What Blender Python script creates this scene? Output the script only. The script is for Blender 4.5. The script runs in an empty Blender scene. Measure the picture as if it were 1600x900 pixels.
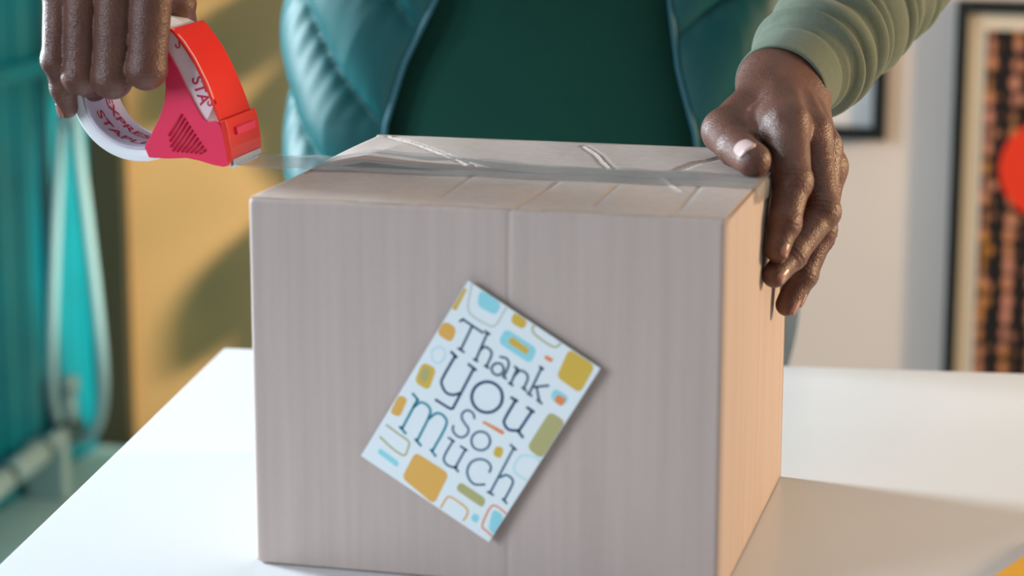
import bpy, bmesh, math, random
import numpy as np
from mathutils import Vector, Matrix
random.seed(7)
rng = np.random.default_rng(7)
S = bpy.context.scene
COL = S.collection
PI = math.pi

# ---------------------------------------------------------------- camera
cam_d = bpy.data.cameras.new('camera')
cam_d.lens = 85.0
cam_d.sensor_width = 36.0
cam_d.clip_start = 0.05
cam_o = bpy.data.objects.new('camera', cam_d)
COL.objects.link(cam_o)
_r = Vector((0.9700059030553113, 0.24307632787382616, 0.0015642458969040488)); _u = Vector((-0.05258305820685723, 0.20354342124911146, 0.9776528513004096)); _f = Vector((-0.2373258730679487, 0.9484112897333007, -0.21022001683701055))
cam_o.matrix_world = Matrix((( _r.x, _u.x, -_f.x, 0.3326), (_r.y, _u.y, -_f.y, -1.259), (_r.z, _u.z, -_f.z, 1.1998), (0, 0, 0, 1)))
cam_d.dof.use_dof = True
cam_d.dof.focus_distance = 1.525
cam_d.dof.aperture_fstop = 5.0
S.camera = cam_o

# ---------------------------------------------------------------- world, lights, exposure
world = bpy.data.worlds.new('world')
S.world = world
world.use_nodes = True
world.node_tree.nodes['Background'].inputs[0].default_value = (0.80, 0.86, 1.0, 1)
world.node_tree.nodes['Background'].inputs[1].default_value = 0.09


def area(name, loc, target, sx, sy, power, color):
    d = bpy.data.lights.new(name, 'AREA')
    d.shape = 'RECTANGLE'
    d.size = sx
    d.size_y = sy
    d.energy = power
    d.color = color
    o = bpy.data.objects.new(name, d)
    o.location = loc
    o.rotation_euler = (Vector(target) - Vector(loc)).to_track_quat('-Z', 'Y').to_euler()
    COL.objects.link(o)
    return o


area('window_daylight', (-1.75, 0.60, 1.45), (-0.1, 0.32, 0.85), 0.42, 1.2, 102, (0.80, 0.93, 1.0))
area('near_fill_light', (-1.95, -1.25, 1.6), (0, 0.2, 0.9), 1.5, 1.3, 76, (0.80, 0.88, 1.0))  # added fill light, shining through an opening made for it
area('warm_lamp', (1.75, 0.90, 1.16), (0.0, 0.6, 0.9), 0.22, 0.22, 36, (1.0, 0.68, 0.38))
sd = bpy.data.lights.new('tan_wall_fill_spot', 'SPOT')  # added spot that brightens the tan wall, no fixture behind it
sd.energy = 380
sd.color = (1.0, 0.82, 0.60)
sd.spot_size = math.radians(17)
sd.spot_blend = 0.35
sd.shadow_soft_size = 0.035
so_ = bpy.data.objects.new('tan_wall_fill_spot', sd)
so_.location = (0.95, 1.06, 1.35)
so_.rotation_euler = (Vector((-0.75, 1.8, 0.66)) - Vector(so_.location)).to_track_quat('-Z', 'Y').to_euler()
COL.objects.link(so_)

S.view_settings.view_transform = 'Standard'
S.view_settings.look = 'None'
S.view_settings.exposure = 0.0
S.view_settings.gamma = 1.0
S.view_settings.use_curve_mapping = False


# ---------------------------------------------------------------- helpers
def lin(r, g, b):
    def f(c):
        c /= 255.0
        return c / 12.92 if c <= 0.04045 else ((c + 0.055) / 1.055) ** 2.4
    return (f(r), f(g), f(b), 1.0)


def mat(name, color, rough=0.6, spec=0.5, noise=0.0, nscale=30.0, bump=0.0, bscale=200.0, stretch=(1, 1, 1),
        sheen=0.0, metal=0.0, sss=0.0, trans=0.0, coat=0.0):
    m = bpy.data.materials.new(name)
    m.use_nodes = True
    nt = m.node_tree
    b = nt.nodes['Principled BSDF']
    b.inputs['Base Color'].default_value = color
    b.inputs['Roughness'].default_value = rough
    b.inputs['Specular IOR Level'].default_value = spec
    b.inputs['Metallic'].default_value = metal
    b.inputs['Coat Weight'].default_value = coat
    if sheen:
        b.inputs['Sheen Weight'].default_value = sheen
    if sss:
        b.inputs['Subsurface Weight'].default_value = sss
        b.inputs['Subsurface Radius'].default_value = (0.004, 0.0015, 0.001)
        b.inputs['Subsurface Scale'].default_value = 1.0
    if trans:
        b.inputs['Transmission Weight'].default_value = trans
    tc = nt.nodes.new('ShaderNodeTexCoord')
    mp = nt.nodes.new('ShaderNodeMapping')
    mp.inputs['Scale'].default_value = stretch
    nt.links.new(tc.outputs['Object'], mp.inputs['Vector'])
    if noise:
        n = nt.nodes.new('ShaderNodeTexNoise')
        n.inputs['Scale'].default_value = nscale
        n.inputs['Detail'].default_value = 5
        nt.links.new(mp.outputs[0], n.inputs['Vector'])
        r = nt.nodes.new('ShaderNodeValToRGB')
        lo = tuple(max(0, c * (1 - noise)) for c in color[:3]) + (1,)
        hi = tuple(min(1, c * (1 + noise)) for c in color[:3]) + (1,)
        r.color_ramp.elements[0].position = 0.3
        r.color_ramp.elements[1].position = 0.7
        r.color_ramp.elements[0].color = lo
        r.color_ramp.elements[1].color = hi
        nt.links.new(n.outputs['Fac'], r.inputs['Fac'])
        nt.links.new(r.outputs['Color'], b.inputs['Base Color'])
    if bump:
        n2 = nt.nodes.new('ShaderNodeTexNoise')
        n2.inputs['Scale'].default_value = bscale
        n2.inputs['Detail'].default_value = 4
        nt.links.new(mp.outputs[0], n2.inputs['Vector'])
        bp = nt.nodes.new('ShaderNodeBump')
        bp.inputs['Strength'].default_value = bump
        bp.inputs['Distance'].default_value = 0.001
        nt.links.new(n2.outputs['Fac'], bp.inputs['Height'])
        nt.links.new(bp.outputs['Normal'], b.inputs['Normal'])
    return m


def mesh_obj(name, verts, faces, m, parent=None, smooth=False, mats=None, midx=None):
    me = bpy.data.meshes.new(name)
    me.from_pydata([tuple(map(float, v)) for v in verts], [], [tuple(int(i) for i in f) for f in faces])
    for q in (mats or [m]):
        me.materials.append(q)
    if midx is not None:
        me.polygons.foreach_set('material_index', np.array(midx, dtype=np.int32))
    if smooth:
        me.polygons.foreach_set('use_smooth', np.ones(len(me.polygons), dtype=bool))
    me.update()
    o = bpy.data.objects.new(name, me)
    COL.objects.link(o)
    if parent is not None:
        o.parent = parent
        o.matrix_parent_inverse = parent.matrix_world.inverted() if False else Matrix.Translation(-Vector(parent.location))
    return o


def bm_obj(name, bm, m, parent=None, smooth=False):
    me = bpy.data.meshes.new(name)
    bm.normal_update()
    bm.to_mesh(me)
    bm.free()
    me.materials.append(m)
    if smooth:
        me.polygons.foreach_set('use_smooth', np.ones(len(me.polygons), dtype=bool))
    o = bpy.data.objects.new(name, me)
    COL.objects.link(o)
    if parent is not None:
        o.parent = parent
        o.matrix_parent_inverse = Matrix.Translation(-Vector(parent.location))
    return o


def tag(o, label=None, cat=None, group=None, kind=None):
    if label: o['label'] = label
    if cat: o['category'] = cat
    if group: o['group'] = group
    if kind: o['kind'] = kind
    return o


def empty(name, loc, label, cat, group=None):
    o = bpy.data.objects.new(name, None)
    o.empty_display_size = 0.02
    o.location = loc
    COL.objects.link(o)
    return tag(o, label, cat, group)


def box_bm(lo, hi, bevel=0.0, seg=2, bm=None):
    b = bmesh.new()
    bmesh.ops.create_cube(b, size=1.0)
    for v in b.verts:
        v.co = Vector([(lo[i] + hi[i]) / 2 + v.co[i] * (hi[i] - lo[i]) for i in range(3)])
    if bevel:
        bmesh.ops.bevel(b, geom=b.edges[:], offset=bevel, segments=seg, affect='EDGES', profile=0.5)
    if bm is None:
        return b
    me = bpy.data.meshes.new('tmp'); b.to_mesh(me); b.free(); bm.from_mesh(me); bpy.data.meshes.remove(me)
    return bm


def tube(pts, rad, n=10, caps=True):
    """verts, faces of a tube along pts (rad scalar or list)"""
    P = np.array(pts, float)
    R = np.full(len(P), rad) if np.isscalar(rad) else np.array(rad, float)
    V, Fc = [], []
    up = None
    for i in range(len(P)):
        t = P[min(i + 1, len(P) - 1)] - P[max(i - 1, 0)]
        t /= np.linalg.norm(t)
        if up is None:
            a = np.array([0, 0, 1.0]) if abs(t[2]) < .9 else np.array([1.0, 0, 0])
            up = np.cross(t, a); up /= np.linalg.norm(up)
        up = up - t * (up @ t); up /= np.linalg.norm(up)
        w = np.cross(t, up)
        for k in range(n):
            a = 2 * PI * k / n
            V.append(P[i] + R[i] * (np.cos(a) * up + np.sin(a) * w))
    for i in range(len(P) - 1):
        for k in range(n):
            Fc.append((i * n + k, i * n + (k + 1) % n, (i + 1) * n + (k + 1) % n, (i + 1) * n + k))
    if caps:
        Fc.append(tuple(range(n))[::-1])
        Fc.append(tuple((len(P) - 1) * n + k for k in range(n)))
    return V, Fc


def catmull(pts, n):
    P = np.array(pts, float)
    Q = np.vstack([2 * P[0] - P[1], P, 2 * P[-1] - P[-2]])
    out = []
    for i in range(1, len(Q) - 2):
        for t in np.linspace(0, 1, n, endpoint=False):
            a, b, c, d = Q[i - 1], Q[i], Q[i + 1], Q[i + 2]
            out.append(0.5 * (2 * b + (c - a) * t + (2 * a - 5 * b + 4 * c - d) * t * t + (3 * b - a - 3 * c + d) * t ** 3))
    out.append(P[-1])
    return np.array(out)


def prism_xz(poly, y0, y1, bm=None):
    """extrude an (x,z) polygon between two y planes"""
    n = len(poly)
    V = [(p[0], y0, p[1]) for p in poly] + [(p[0], y1, p[1]) for p in poly]
    Fc = [tuple(range(n)), tuple(range(n, 2 * n))[::-1]]
    for i in range(n):
        j = (i + 1) % n
        Fc.append((i, i + n, j + n, j))
    b = bmesh.new()
    vs = [b.verts.new(v) for v in V]
    for f in Fc:
        b.faces.new([vs[i] for i in f])
    bmesh.ops.recalc_face_normals(b, faces=b.faces[:])
    return b


# ---------------------------------------------------------------- implicit surfaces (bodies)
def smin(a, b, k):
    h = np.clip(0.5 + 0.5 * (b - a) / k, 0, 1)
    return b + (a - b) * h - k * h * (1 - h)


def cone_sdf(P, a, b, ra, rb):
    a = np.asarray(a, float); b = np.asarray(b, float)
    ab = b - a
    t = np.clip(((P - a) @ ab) / (ab @ ab), 0, 1)
    d = P - a - t[:, None] * ab
    return np.sqrt((d * d).sum(1)) - (ra + (rb - ra) * t)


def ell_sdf(P, c, r):
    q = (P - np.asarray(c)) / np.asarray(r)
    k = np.sqrt((q * q).sum(1))
    return (k - 1) * min(r)


def surface_net(f, lo, hi, h):
    """f(points)->distance; returns verts, quads. Only blocks near the surface are evaluated."""
    lo = np.array(lo, float); hi = np.array(hi, float)
    B = 8
    nb = np.ceil((hi - lo) / (h * B)).astype(int)
    n = nb * B + 1
    cs = [lo[i] + (np.arange(nb[i]) + .5) * h * B for i in range(3)]
    cg = np.stack(np.meshgrid(*cs, indexing='ij'), -1).reshape(-1, 3)
    dc = f(cg)
    near = (np.abs(dc) < h * B * 1.25).reshape(nb)
    G = np.repeat(np.repeat(np.repeat(dc.reshape(nb), B, 0), B, 1), B, 2).astype(np.float32)
    G = np.pad(G, ((0, 1),) * 3, mode='edge')
    M = np.zeros(n, bool)
    ii = np.argwhere(near)
    for i, j, k in ii:
        M[i * B:i * B + B + 1, j * B:j * B + B + 1, k * B:k * B + B + 1] = True
    idx = np.argwhere(M)
    pts = lo + idx * h
    vals = np.concatenate([f(pts[s:s + 400000]) for s in range(0, len(pts), 400000)])
    G[M] = vals
    inside = G < 0
    cnt = np.zeros(np.array(G.shape) - 1, np.int8)
    sl = [(slice(0, -1), slice(1, None))[b] for b in (0, 1)]
    for a in (0, 1):
        for b in (0, 1):
            for c in (0, 1):
                cnt += inside[sl[a], sl[b], sl[c]]
    act = (cnt > 0) & (cnt < 8)
    ai = np.argwhere(act)
    vid = np.full(act.shape, -1, np.int64)
    vid[tuple(ai.T)] = np.arange(len(ai))
    acc = np.zeros((len(ai), 3)); num = np.zeros(len(ai))
    cor = [(a, b, c) for a in (0, 1) for b in (0, 1) for c in (0, 1)]
    cv = {c: G[tuple((ai + np.array(c)).T)] for c in cor}
    for c0 in cor:
        for ax in range(3):
            if c0[ax] == 0:
                c1 = list(c0); c1[ax] = 1; c1 = tuple(c1)
                a, b = cv[c0], cv[c1]
                cr = (a < 0) != (b < 0)
                t = np.where(cr, a / np.where(cr, a - b, 1), 0)
                p = np.tile(np.array(c0, float), (len(ai), 1)); p[:, ax] += t
                acc[cr] += p[cr]; num[cr] += 1
    V = lo + (ai + acc / num[:, None]) * h
    Q = []
    for ax in range(3):
        o = [1, 2] if ax == 0 else ([2, 0] if ax == 1 else [0, 1])
        s0 = [slice(None)] * 3; s1 = [slice(None)] * 3
        s0[ax] = slice(0, -1); s1[ax] = slice(1, None)
        A, Bv = inside[tuple(s0)], inside[tuple(s1)]
        e = np.argwhere(A != Bv)
        ok = (e[:, o[0]] > 0) & (e[:, o[1]] > 0) & (e[:, o[0]] < act.shape[o[0]]) & (e[:, o[1]] < act.shape[o[1]]) & (e[:, ax] < act.shape[ax])
        e = e[ok]
        flip = A[tuple(e.T)]
        d1 = np.zeros(3, int); d1[o[0]] = 1
        d2 = np.zeros(3, int); d2[o[1]] = 1
        q = np.stack([vid[tuple((e - d1 - d2).T)], vid[tuple((e - d2).T)], vid[tuple(e.T)], vid[tuple((e - d1).T)]], 1)
        q[~flip] = q[~flip][:, ::-1]
        Q.append(q)
    Q = np.vstack(Q)
    Q = Q[(Q >= 0).all(1)]
    return V, Q


def relax(V, Q, it=2, w=0.5):
    V = V.copy()
    E = np.vstack([Q[:, [0, 1]], Q[:, [1, 2]], Q[:, [2, 3]], Q[:, [3, 0]]])
    for _ in range(it):
        a = np.zeros_like(V); c = np.zeros(len(V))
        np.add.at(a, E[:, 0], V[E[:, 1]]); np.add.at(c, E[:, 0], 1)
        np.add.at(a, E[:, 1], V[E[:, 0]]); np.add.at(c, E[:, 1], 1)
        V += w * (a / c[:, None] - V)
    return V


# ---------------------------------------------------------------- materials
M_teal = mat('teal_paint', lin(0, 136, 160), 0.45, 0.4, noise=0.12, nscale=8)
M_teal_lit = mat('teal_paint_lit', lin(172, 216, 224), 0.5, 0.4, noise=0.1, nscale=6)  # ledge teal, light on its upper face put in as a paler colour
M_dark = mat('dark_olive_paint', lin(58, 58, 44), 0.6, 0.3)
M_tan = mat('tan_wall_paint', lin(214, 176, 122), 0.85, 0.2, noise=0.05, nscale=3)
M_cream = mat('cream_wall_paint', lin(226, 216, 208), 0.85, 0.2, noise=0.03, nscale=3)
M_floor = mat('concrete_floor', lin(120, 118, 112), 0.7, 0.3, noise=0.2, nscale=5)
M_ceil = mat('white_ceiling', lin(225, 225, 222), 0.9, 0.2)
M_table = mat('white_laminate', lin(208, 208, 210), 0.32, 0.5)
M_cord = mat('pale_cord', lin(146, 196, 214), 0.5, 0.4)
M_pipe = mat('pale_pipe', lin(160, 196, 204), 0.35, 0.5)
M_pipe_dk = mat('pipe_joint', lin(60, 95, 100), 0.5, 0.4)
M_black = mat('black_frame', lin(22, 28, 28), 0.4, 0.4)
M_matb = mat('cream_mat_board', lin(226, 218, 200), 0.9, 0.1)
M_white = mat('white_paper', lin(232, 230, 228), 0.8, 0.2)
M_red_disc = mat('red_print', lin(232, 62, 36), 0.7, 0.2)
M_yellow = mat('yellow_cover', lin(232, 172, 20), 0.5, 0.4)
M_redpl = mat('red_plastic', lin(238, 52, 92), 0.38, 0.5)
M_redband = mat('orange_red_plastic', lin(226, 44, 34), 0.42, 0.4)
M_steel = mat('steel_blade', lin(190, 188, 186), 0.3, 0.5, metal=0.9)
M_core = mat('tape_core', lin(205, 198, 214), 0.55, 0.4)
M_roll = mat('white_tape_roll', lin(244, 246, 250), 0.4, 0.5)
M_pinkw = mat('pinkish_white_print', lin(236, 208, 214), 0.5, 0.4)
M_redink = mat('red_ink', lin(196, 50, 78), 0.6, 0.3)
M_nail = mat('fingernail', lin(150, 108, 96), 0.25, 0.6)
M_thumbnail = mat('fingernail_painted_gloss', lin(204, 176, 172), 0.22, 0.6)  # reflected daylight on the thumb nail painted in as a paler colour
M_jeans = mat('blue_grey_denim', lin(92, 112, 134), 0.9, 0.1, noise=0.15, nscale=200)
M_zip = mat('dark_zip_tape', lin(36, 92, 104), 0.5, 0.4)
M_hair = mat('black_hair', lin(18, 14, 12), 0.7, 0.3)
M_vest = mat('green_nylon', lin(0, 74, 76), 0.5, 0.35, noise=0.05, nscale=40, bump=0.05, bscale=120)
M_torn = mat('torn_paper', lin(214, 204, 196), 0.9, 0.1)
M_rib = mat('dark_red_rib', lin(190, 14, 52), 0.5, 0.4)
M_leaf = mat('plant_leaf', lin(48, 84, 40), 0.5, 0.4, noise=.2, nscale=20)
M_pot = mat('terracotta', lin(170, 96, 66), 0.8, 0.2)
M_cut = mat('cut_cardboard_edge', lin(168, 148, 134), 0.9, 0.1)


def skin_mat():
    m = mat('dark_brown_skin', lin(100, 64, 52), 0.43, 0.5, noise=0.16, nscale=60, sss=0.06)
    nt = m.node_tree; b = nt.nodes['Principled BSDF']
    tc = nt.nodes.new('ShaderNodeTexCoord')
    v = nt.nodes.new('ShaderNodeTexVoronoi'); v.inputs['Scale'].default_value = 900
    n = nt.nodes.new('ShaderNodeTexNoise'); n.inputs['Scale'].default_value = 260; n.inputs['Detail'].default_value = 6
    ad = nt.nodes.new('ShaderNodeMath'); ad.operation = 'MULTIPLY_ADD'; ad.inputs[1].default_value = 0.5
    bp = nt.nodes.new('ShaderNodeBump'); bp.inputs['Strength'].default_value = 0.6; bp.inputs['Distance'].default_value = 0.0008
    nt.links.new(tc.outputs['Object'], v.inputs['Vector']); nt.links.new(tc.outputs['Object'], n.inputs['Vector'])
    nt.links.new(v.outputs['Distance'], ad.inputs[0]); nt.links.new(n.outputs['Fac'], ad.inputs[2])
    nt.links.new(ad.outputs[0], bp.inputs['Height']); nt.links.new(bp.outputs['Normal'], b.inputs['Normal'])
    return m


M_skin = skin_mat()


def card_mat():
    m = mat('kraft_cardboard', lin(186, 171, 165), 0.85, 0.25)
    nt = m.node_tree; b = nt.nodes['Principled BSDF']
    tc = nt.nodes.new('ShaderNodeTexCoord')
    mp = nt.nodes.new('ShaderNodeMapping'); mp.inputs['Scale'].default_value = (1, 1, 0.03)
    n = nt.nodes.new('ShaderNodeTexNoise'); n.inputs['Scale'].default_value = 150; n.inputs['Detail'].default_value = 4
    n3 = nt.nodes.new('ShaderNodeTexNoise'); n3.inputs['Scale'].default_value = 700; n3.inputs['Detail'].default_value = 3
    r = nt.nodes.new('ShaderNodeValToRGB')
    r.color_ramp.elements[0].position = 0.3; r.color_ramp.elements[0].color = lin(181, 166, 159)
    r.color_ramp.elements[1].position = 0.7; r.color_ramp.elements[1].color = lin(190, 175, 168)
    mx = nt.nodes.new('ShaderNodeMath'); mx.operation = 'MULTIPLY_ADD'; mx.inputs[1].default_value = 0.35
    bp = nt.nodes.new('ShaderNodeBump'); bp.inputs['Strength'].default_value = 0.10; bp.inputs['Distance'].default_value = 0.0008
    nt.links.new(tc.outputs['Object'], mp.inputs['Vector']); nt.links.new(mp.outputs[0], n.inputs['Vector'])
    nt.links.new(tc.outputs['Object'], n3.inputs['Vector'])
    nt.links.new(n3.outputs['Fac'], mx.inputs[0]); nt.links.new(n.outputs['Fac'], mx.inputs[2])
    sub = nt.nodes.new('ShaderNodeMath'); sub.operation = 'SUBTRACT'; sub.inputs[1].default_value = 0.17
    nt.links.new(mx.outputs[0], sub.inputs[0]); nt.links.new(sub.outputs[0], r.inputs['Fac'])
    nt.links.new(r.outputs['Color'], b.inputs['Base Color'])
    nt.links.new(n.outputs['Fac'], bp.inputs['Height']); nt.links.new(bp.outputs['Normal'], b.inputs['Normal'])
    return m


M_box = card_mat()


def knit_mat(name, color, scale):
    m = mat(name, color, 0.85, 0.15, sheen=0.1)
    nt = m.node_tree; b = nt.nodes['Principled BSDF']
    tc = nt.nodes.new('ShaderNodeTexCoord')
    w = nt.nodes.new('ShaderNodeTexWave'); w.bands_direction = 'Z'; w.inputs['Scale'].default_value = scale; w.inputs['Distortion'].default_value = 0.6
    w.inputs['Detail'].default_value = 2
    bp = nt.nodes.new('ShaderNodeBump'); bp.inputs['Strength'].default_value = 0.6; bp.inputs['Distance'].default_value = 0.0012
    nt.links.new(tc.outputs['Object'], w.inputs['Vector'])
    nt.links.new(w.outputs['Fac'], bp.inputs['Height']); nt.links.new(bp.outputs['Normal'], b.inputs['Normal'])
    r = nt.nodes.new('ShaderNodeValToRGB')
    r.color_ramp.elements[0].color = tuple(c * 0.8 for c in color[:3]) + (1,)
    r.color_ramp.elements[1].color = tuple(min(1, c * 1.2) for c in color[:3]) + (1,)
    nt.links.new(w.outputs['Fac'], r.inputs['Fac']); nt.links.new(r.outputs['Color'], b.inputs['Base Color'])
    return m


M_sweater = knit_mat('green_knit', lin(12, 64, 53), 95)
M_sleeve = mat('green_jersey', lin(102, 112, 98), 0.85, 0.15, noise=0.06, nscale=300, bump=0.15, bscale=900, sheen=0.1)


def tape_mat():
    m = bpy.data.materials.new('clear_tape'); m.use_nodes = True
    nt = m.node_tree; b = nt.nodes['Principled BSDF']; out = nt.nodes['Material Output']
    b.inputs['Base Color'].default_value = lin(188, 188, 188); b.inputs['Roughness'].default_value = 0.25
    tr = nt.nodes.new('ShaderNodeBsdfTransparent'); tr.inputs[0].default_value = (0.945, 0.945, 0.945, 1)
    mx = nt.nodes.new('ShaderNodeMixShader'); mx.inputs[0].default_value = 0.26
    nt.links.new(tr.outputs[0], mx.inputs[1]); nt.links.new(b.outputs[0], mx.inputs[2]); nt.links.new(mx.outputs[0], out.inputs[0])
    return m


M_tape = tape_mat()


def poster_mat():
    m = mat('woven_pattern_print', lin(60, 40, 25), 0.75, 0.2)
    nt = m.node_tree; b = nt.nodes['Principled BSDF']
    tc = nt.nodes.new('ShaderNodeTexCoord')
    mp = nt.nodes.new('ShaderNodeMapping'); mp.inputs['Scale'].default_value = (1, 1, 0.75)
    v = nt.nodes.new('ShaderNodeTexVoronoi'); v.inputs['Scale'].default_value = 62; v.inputs['Randomness'].default_value = 0.35
    n = nt.nodes.new('ShaderNodeTexNoise'); n.inputs['Scale'].default_value = 22
    sx = nt.nodes.new('ShaderNodeSeparateXYZ')
    mu = nt.nodes.new('ShaderNodeMath'); mu.operation = 'MULTIPLY'; mu.inputs[1].default_value = 2 * PI / 0.032
    sn = nt.nodes.new('ShaderNodeMath'); sn.operation = 'SINE'
    nt.links.new(tc.outputs['Object'], mp.inputs['Vector']); nt.links.new(mp.outputs[0], v.inputs['Vector'])
    nt.links.new(tc.outputs['Object'], n.inputs['Vector']); nt.links.new(tc.outputs['Object'], sx.inputs[0])
    nt.links.new(sx.outputs['X'], mu.inputs[0]); nt.links.new(mu.outputs[0], sn.inputs[0])
    cr = nt.nodes.new('ShaderNodeValToRGB')
    e = cr.color_ramp.elements
    e[0].position = 0.35; e[0].color = lin(196, 132, 60); e[1].position = 0.62; e[1].color = lin(206, 140, 118)
    nt.links.new(n.outputs['Fac'], cr.inputs['Fac'])
    a = nt.nodes.new('ShaderNodeMath'); a.operation = 'MULTIPLY_ADD'; a.inputs[1].default_value = 0.22
    nt.links.new(sn.outputs[0], a.inputs[0]); nt.links.new(v.outputs['Distance'], a.inputs[2])
    r2 = nt.nodes.new('ShaderNodeValToRGB')
    r2.color_ramp.elements[0].position = 0.20; r2.color_ramp.elements[0].color = (1, 1, 1, 1)
    r2.color_ramp.elements[1].position = 0.46; r2.color_ramp.elements[1].color = (0, 0, 0, 1)
    nt.links.new(a.outputs[0], r2.inputs['Fac'])
    mx = nt.nodes.new('ShaderNodeMix'); mx.data_type = 'RGBA'
    mx.inputs['A'].default_value = lin(34, 30, 30)
    nt.links.new(r2.outputs['Color'], mx.inputs['Factor']); nt.links.new(cr.outputs['Color'], mx.inputs['B'])
    nt.links.new(mx.outputs['Result'], b.inputs['Base Color'])
    return m


M_poster = poster_mat()

# ---------------------------------------------------------------- room shell
XL, YB, XR, ZC, YF = -1.03, 1.80, 3.2, 2.7, -3.8
tag(bm_obj('floor', box_bm((XL - .1, YF, -0.05), (XR, YB + .1, 0)), M_floor), kind='structure')
tag(bm_obj('ceiling', box_bm((XL - .1, YF, ZC), (XR, YB + .1, ZC + .05)), M_ceil), kind='structure')
tag(bm_obj('wall_back', box_bm((-0.42, YB, 0), (XR, YB + .08, ZC)), M_cream), kind='structure')
tag(bm_obj('wall_back', box_bm((XL - .1, YB, 0), (-0.42, YB + .08, ZC)), M_tan), kind='structure')
tag(bm_obj('wall_right', box_bm((XR, YF, 0), (XR + .08, YB + .08, ZC)), M_cream), kind='structure')
tag(bm_obj('trim_1', box_bm((XL, YB - .02, 0), (-0.978, YB, ZC), .003), M_dark), kind='structure')
# left wall with a window opening and an added one for the near fill
WZ0, WZ1 = 0.45, 2.15
WINS = ((-2.1, -0.45), (-0.25, 0.92))  # the first opening is added to let the near fill light in
wl = bmesh.new()
ys = [YF, WINS[0][0], WINS[0][1], WINS[1][0], WINS[1][1], YB]
for k in (0, 2, 4):
    box_bm((XL - .1, ys[k], 0), (XL, ys[k + 1], ZC), bm=wl)
for a, b in WINS:
    box_bm((XL - .1, a, 0), (XL, b, WZ0), bm=wl)
    box_bm((XL - .1, a, WZ1), (XL, b, ZC), bm=wl)
wall_left = tag(bm_obj('wall_left', wl, M_teal), kind='structure')
for n, (a, b) in enumerate(WINS):
    wf = bmesh.new()
    for lo, hi in (((XL - .07, a, WZ0), (XL - .02, a + .04, WZ1)), ((XL - .07, b - .04, WZ0), (XL - .02, b, WZ1)),
                   ((XL - .07, a + .04, WZ0), (XL - .02, b - .04, WZ0 + .04)), ((XL - .07, a + .04, WZ1 - .04), (XL - .02, b - .04, WZ1))):
        box_bm(lo, hi, .003, bm=wf)
    tag(bm_obj('window_%d' % (n + 1), wf, M_teal), kind='structure')  # the first of these frames the added fill opening
# painted vertical boards on the far end of the left wall
y = 1.14
pr = None
while y < 1.75:
    w = 0.062
    o = bm_obj('plank', box_bm((XL, y + .004, 0.30), (XL + .008 + .004 * random.random(), min(y + w, 1.778), 2.6), .003), M_teal, wall_left)
    y += w + .006
bm_obj('rail', box_bm((XL + .010, 1.10, 0.812), (XL + .030, 1.775, 0.836), .003), M_teal, wall_left)
tag(bm_obj('trim_2', box_bm((XL, 1.0, 0.0), (XL + .30, 1.79, 0.268), .006), M_teal_lit), kind='structure')

# pipe along the foot of the boards
pp = empty('water_pipe', (XL + .05, 1.45, 0.31), 'pale jointed pipe along the foot of the teal wall', 'pipe')
PX = XL + .05
for q0, q1, rr, mm, nm in (((-0.98, 1.2726, 0.3277), (-0.98, 1.3238, 0.33), .011, M_pipe, 'pipe_length'), ((-0.98, 1.3238, 0.33), (-0.98, 1.3912, 0.334), .0165, M_pipe, 'coupling'), ((-0.98, 1.3912, 0.334), (-0.98, 1.4094, 0.3354), .011, M_pipe_dk, 'joint'),
                           ((-0.98, 1.4094, 0.3354), (-0.98, 1.4959, 0.3404), .0165, M_pipe, 'coupling'), ((-0.98, 1.4959, 0.3404), (-0.98, 1.5154, 0.3419), .010, M_pipe_dk, 'joint'), ((-0.98, 1.5154, 0.3419), (-0.98, 1.5629, 0.3444), .012, M_pipe, 'pipe_length'),
                           ((-0.98, 1.5629, 0.3444), (-0.98, 1.6037, 0.3475), .015, M_pipe_dk, 'elbow')):
    a, b = np.array(q0), np.array(q1)
    V, Fc = tube([a, a + (b - a) * .06, b + (a - b) * .06, b], [rr * .85, rr, rr, rr * .85], 14)
    mesh_obj(nm, V, Fc, mm, pp, True)
q0 = (-0.98, 1.5874, 0.3483)
V, Fc = tube([q0, (q0[0], q0[1], q0[2] + .05)], .009, 12); mesh_obj('riser', V, Fc, M_pipe, pp, True)
V, Fc = tube([(q0[0], q0[1], q0[2] + .05), (q0[0], q0[1], q0[2] + .068)], .013, 12); mesh_obj('valve_cap', V, Fc, M_pipe, pp, True)
q1 = (-0.98, 1.5351, 0.3434)
bm_obj('bracket', box_bm((XL + .015, q1[1] - .012, 0.2681), (q1[0] + .018, q1[1] + .012, q1[2]), .003), M_pipe, pp)

# cord loop
cl = [(-0.9784, 1.62, 0.8916), (-0.9903, 1.62, 0.7502), (-1.0033, 1.62, 0.6315), (-1.0137, 1.62, 0.5107), (-1.0196, 1.62, 0.4145), (-1.0179, 1.62, 0.3662), (-1.0063, 1.62, 0.3342), (-0.9846, 1.62, 0.3233),
      (-0.962, 1.62, 0.3355), (-0.9499, 1.62, 0.3663), (-0.9461, 1.62, 0.4191), (-0.9517, 1.62, 0.5141), (-0.9611, 1.62, 0.6249), (-0.9709, 1.62, 0.7426), (-0.973, 1.62, 0.8917)]
a0 = (cl[0][0] - .002, 1.62, 2.2); a1 = (cl[-1][0] + .004, 1.62, 2.2)
V, Fc = tube(catmull([a0] + cl + [a1], 8), (.0078), 10)
cord = mesh_obj('blind_cord', V, Fc, M_cord, None, True)
tag(cord, 'long pale grey cord loop hanging beside the teal boards', 'cord')


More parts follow.
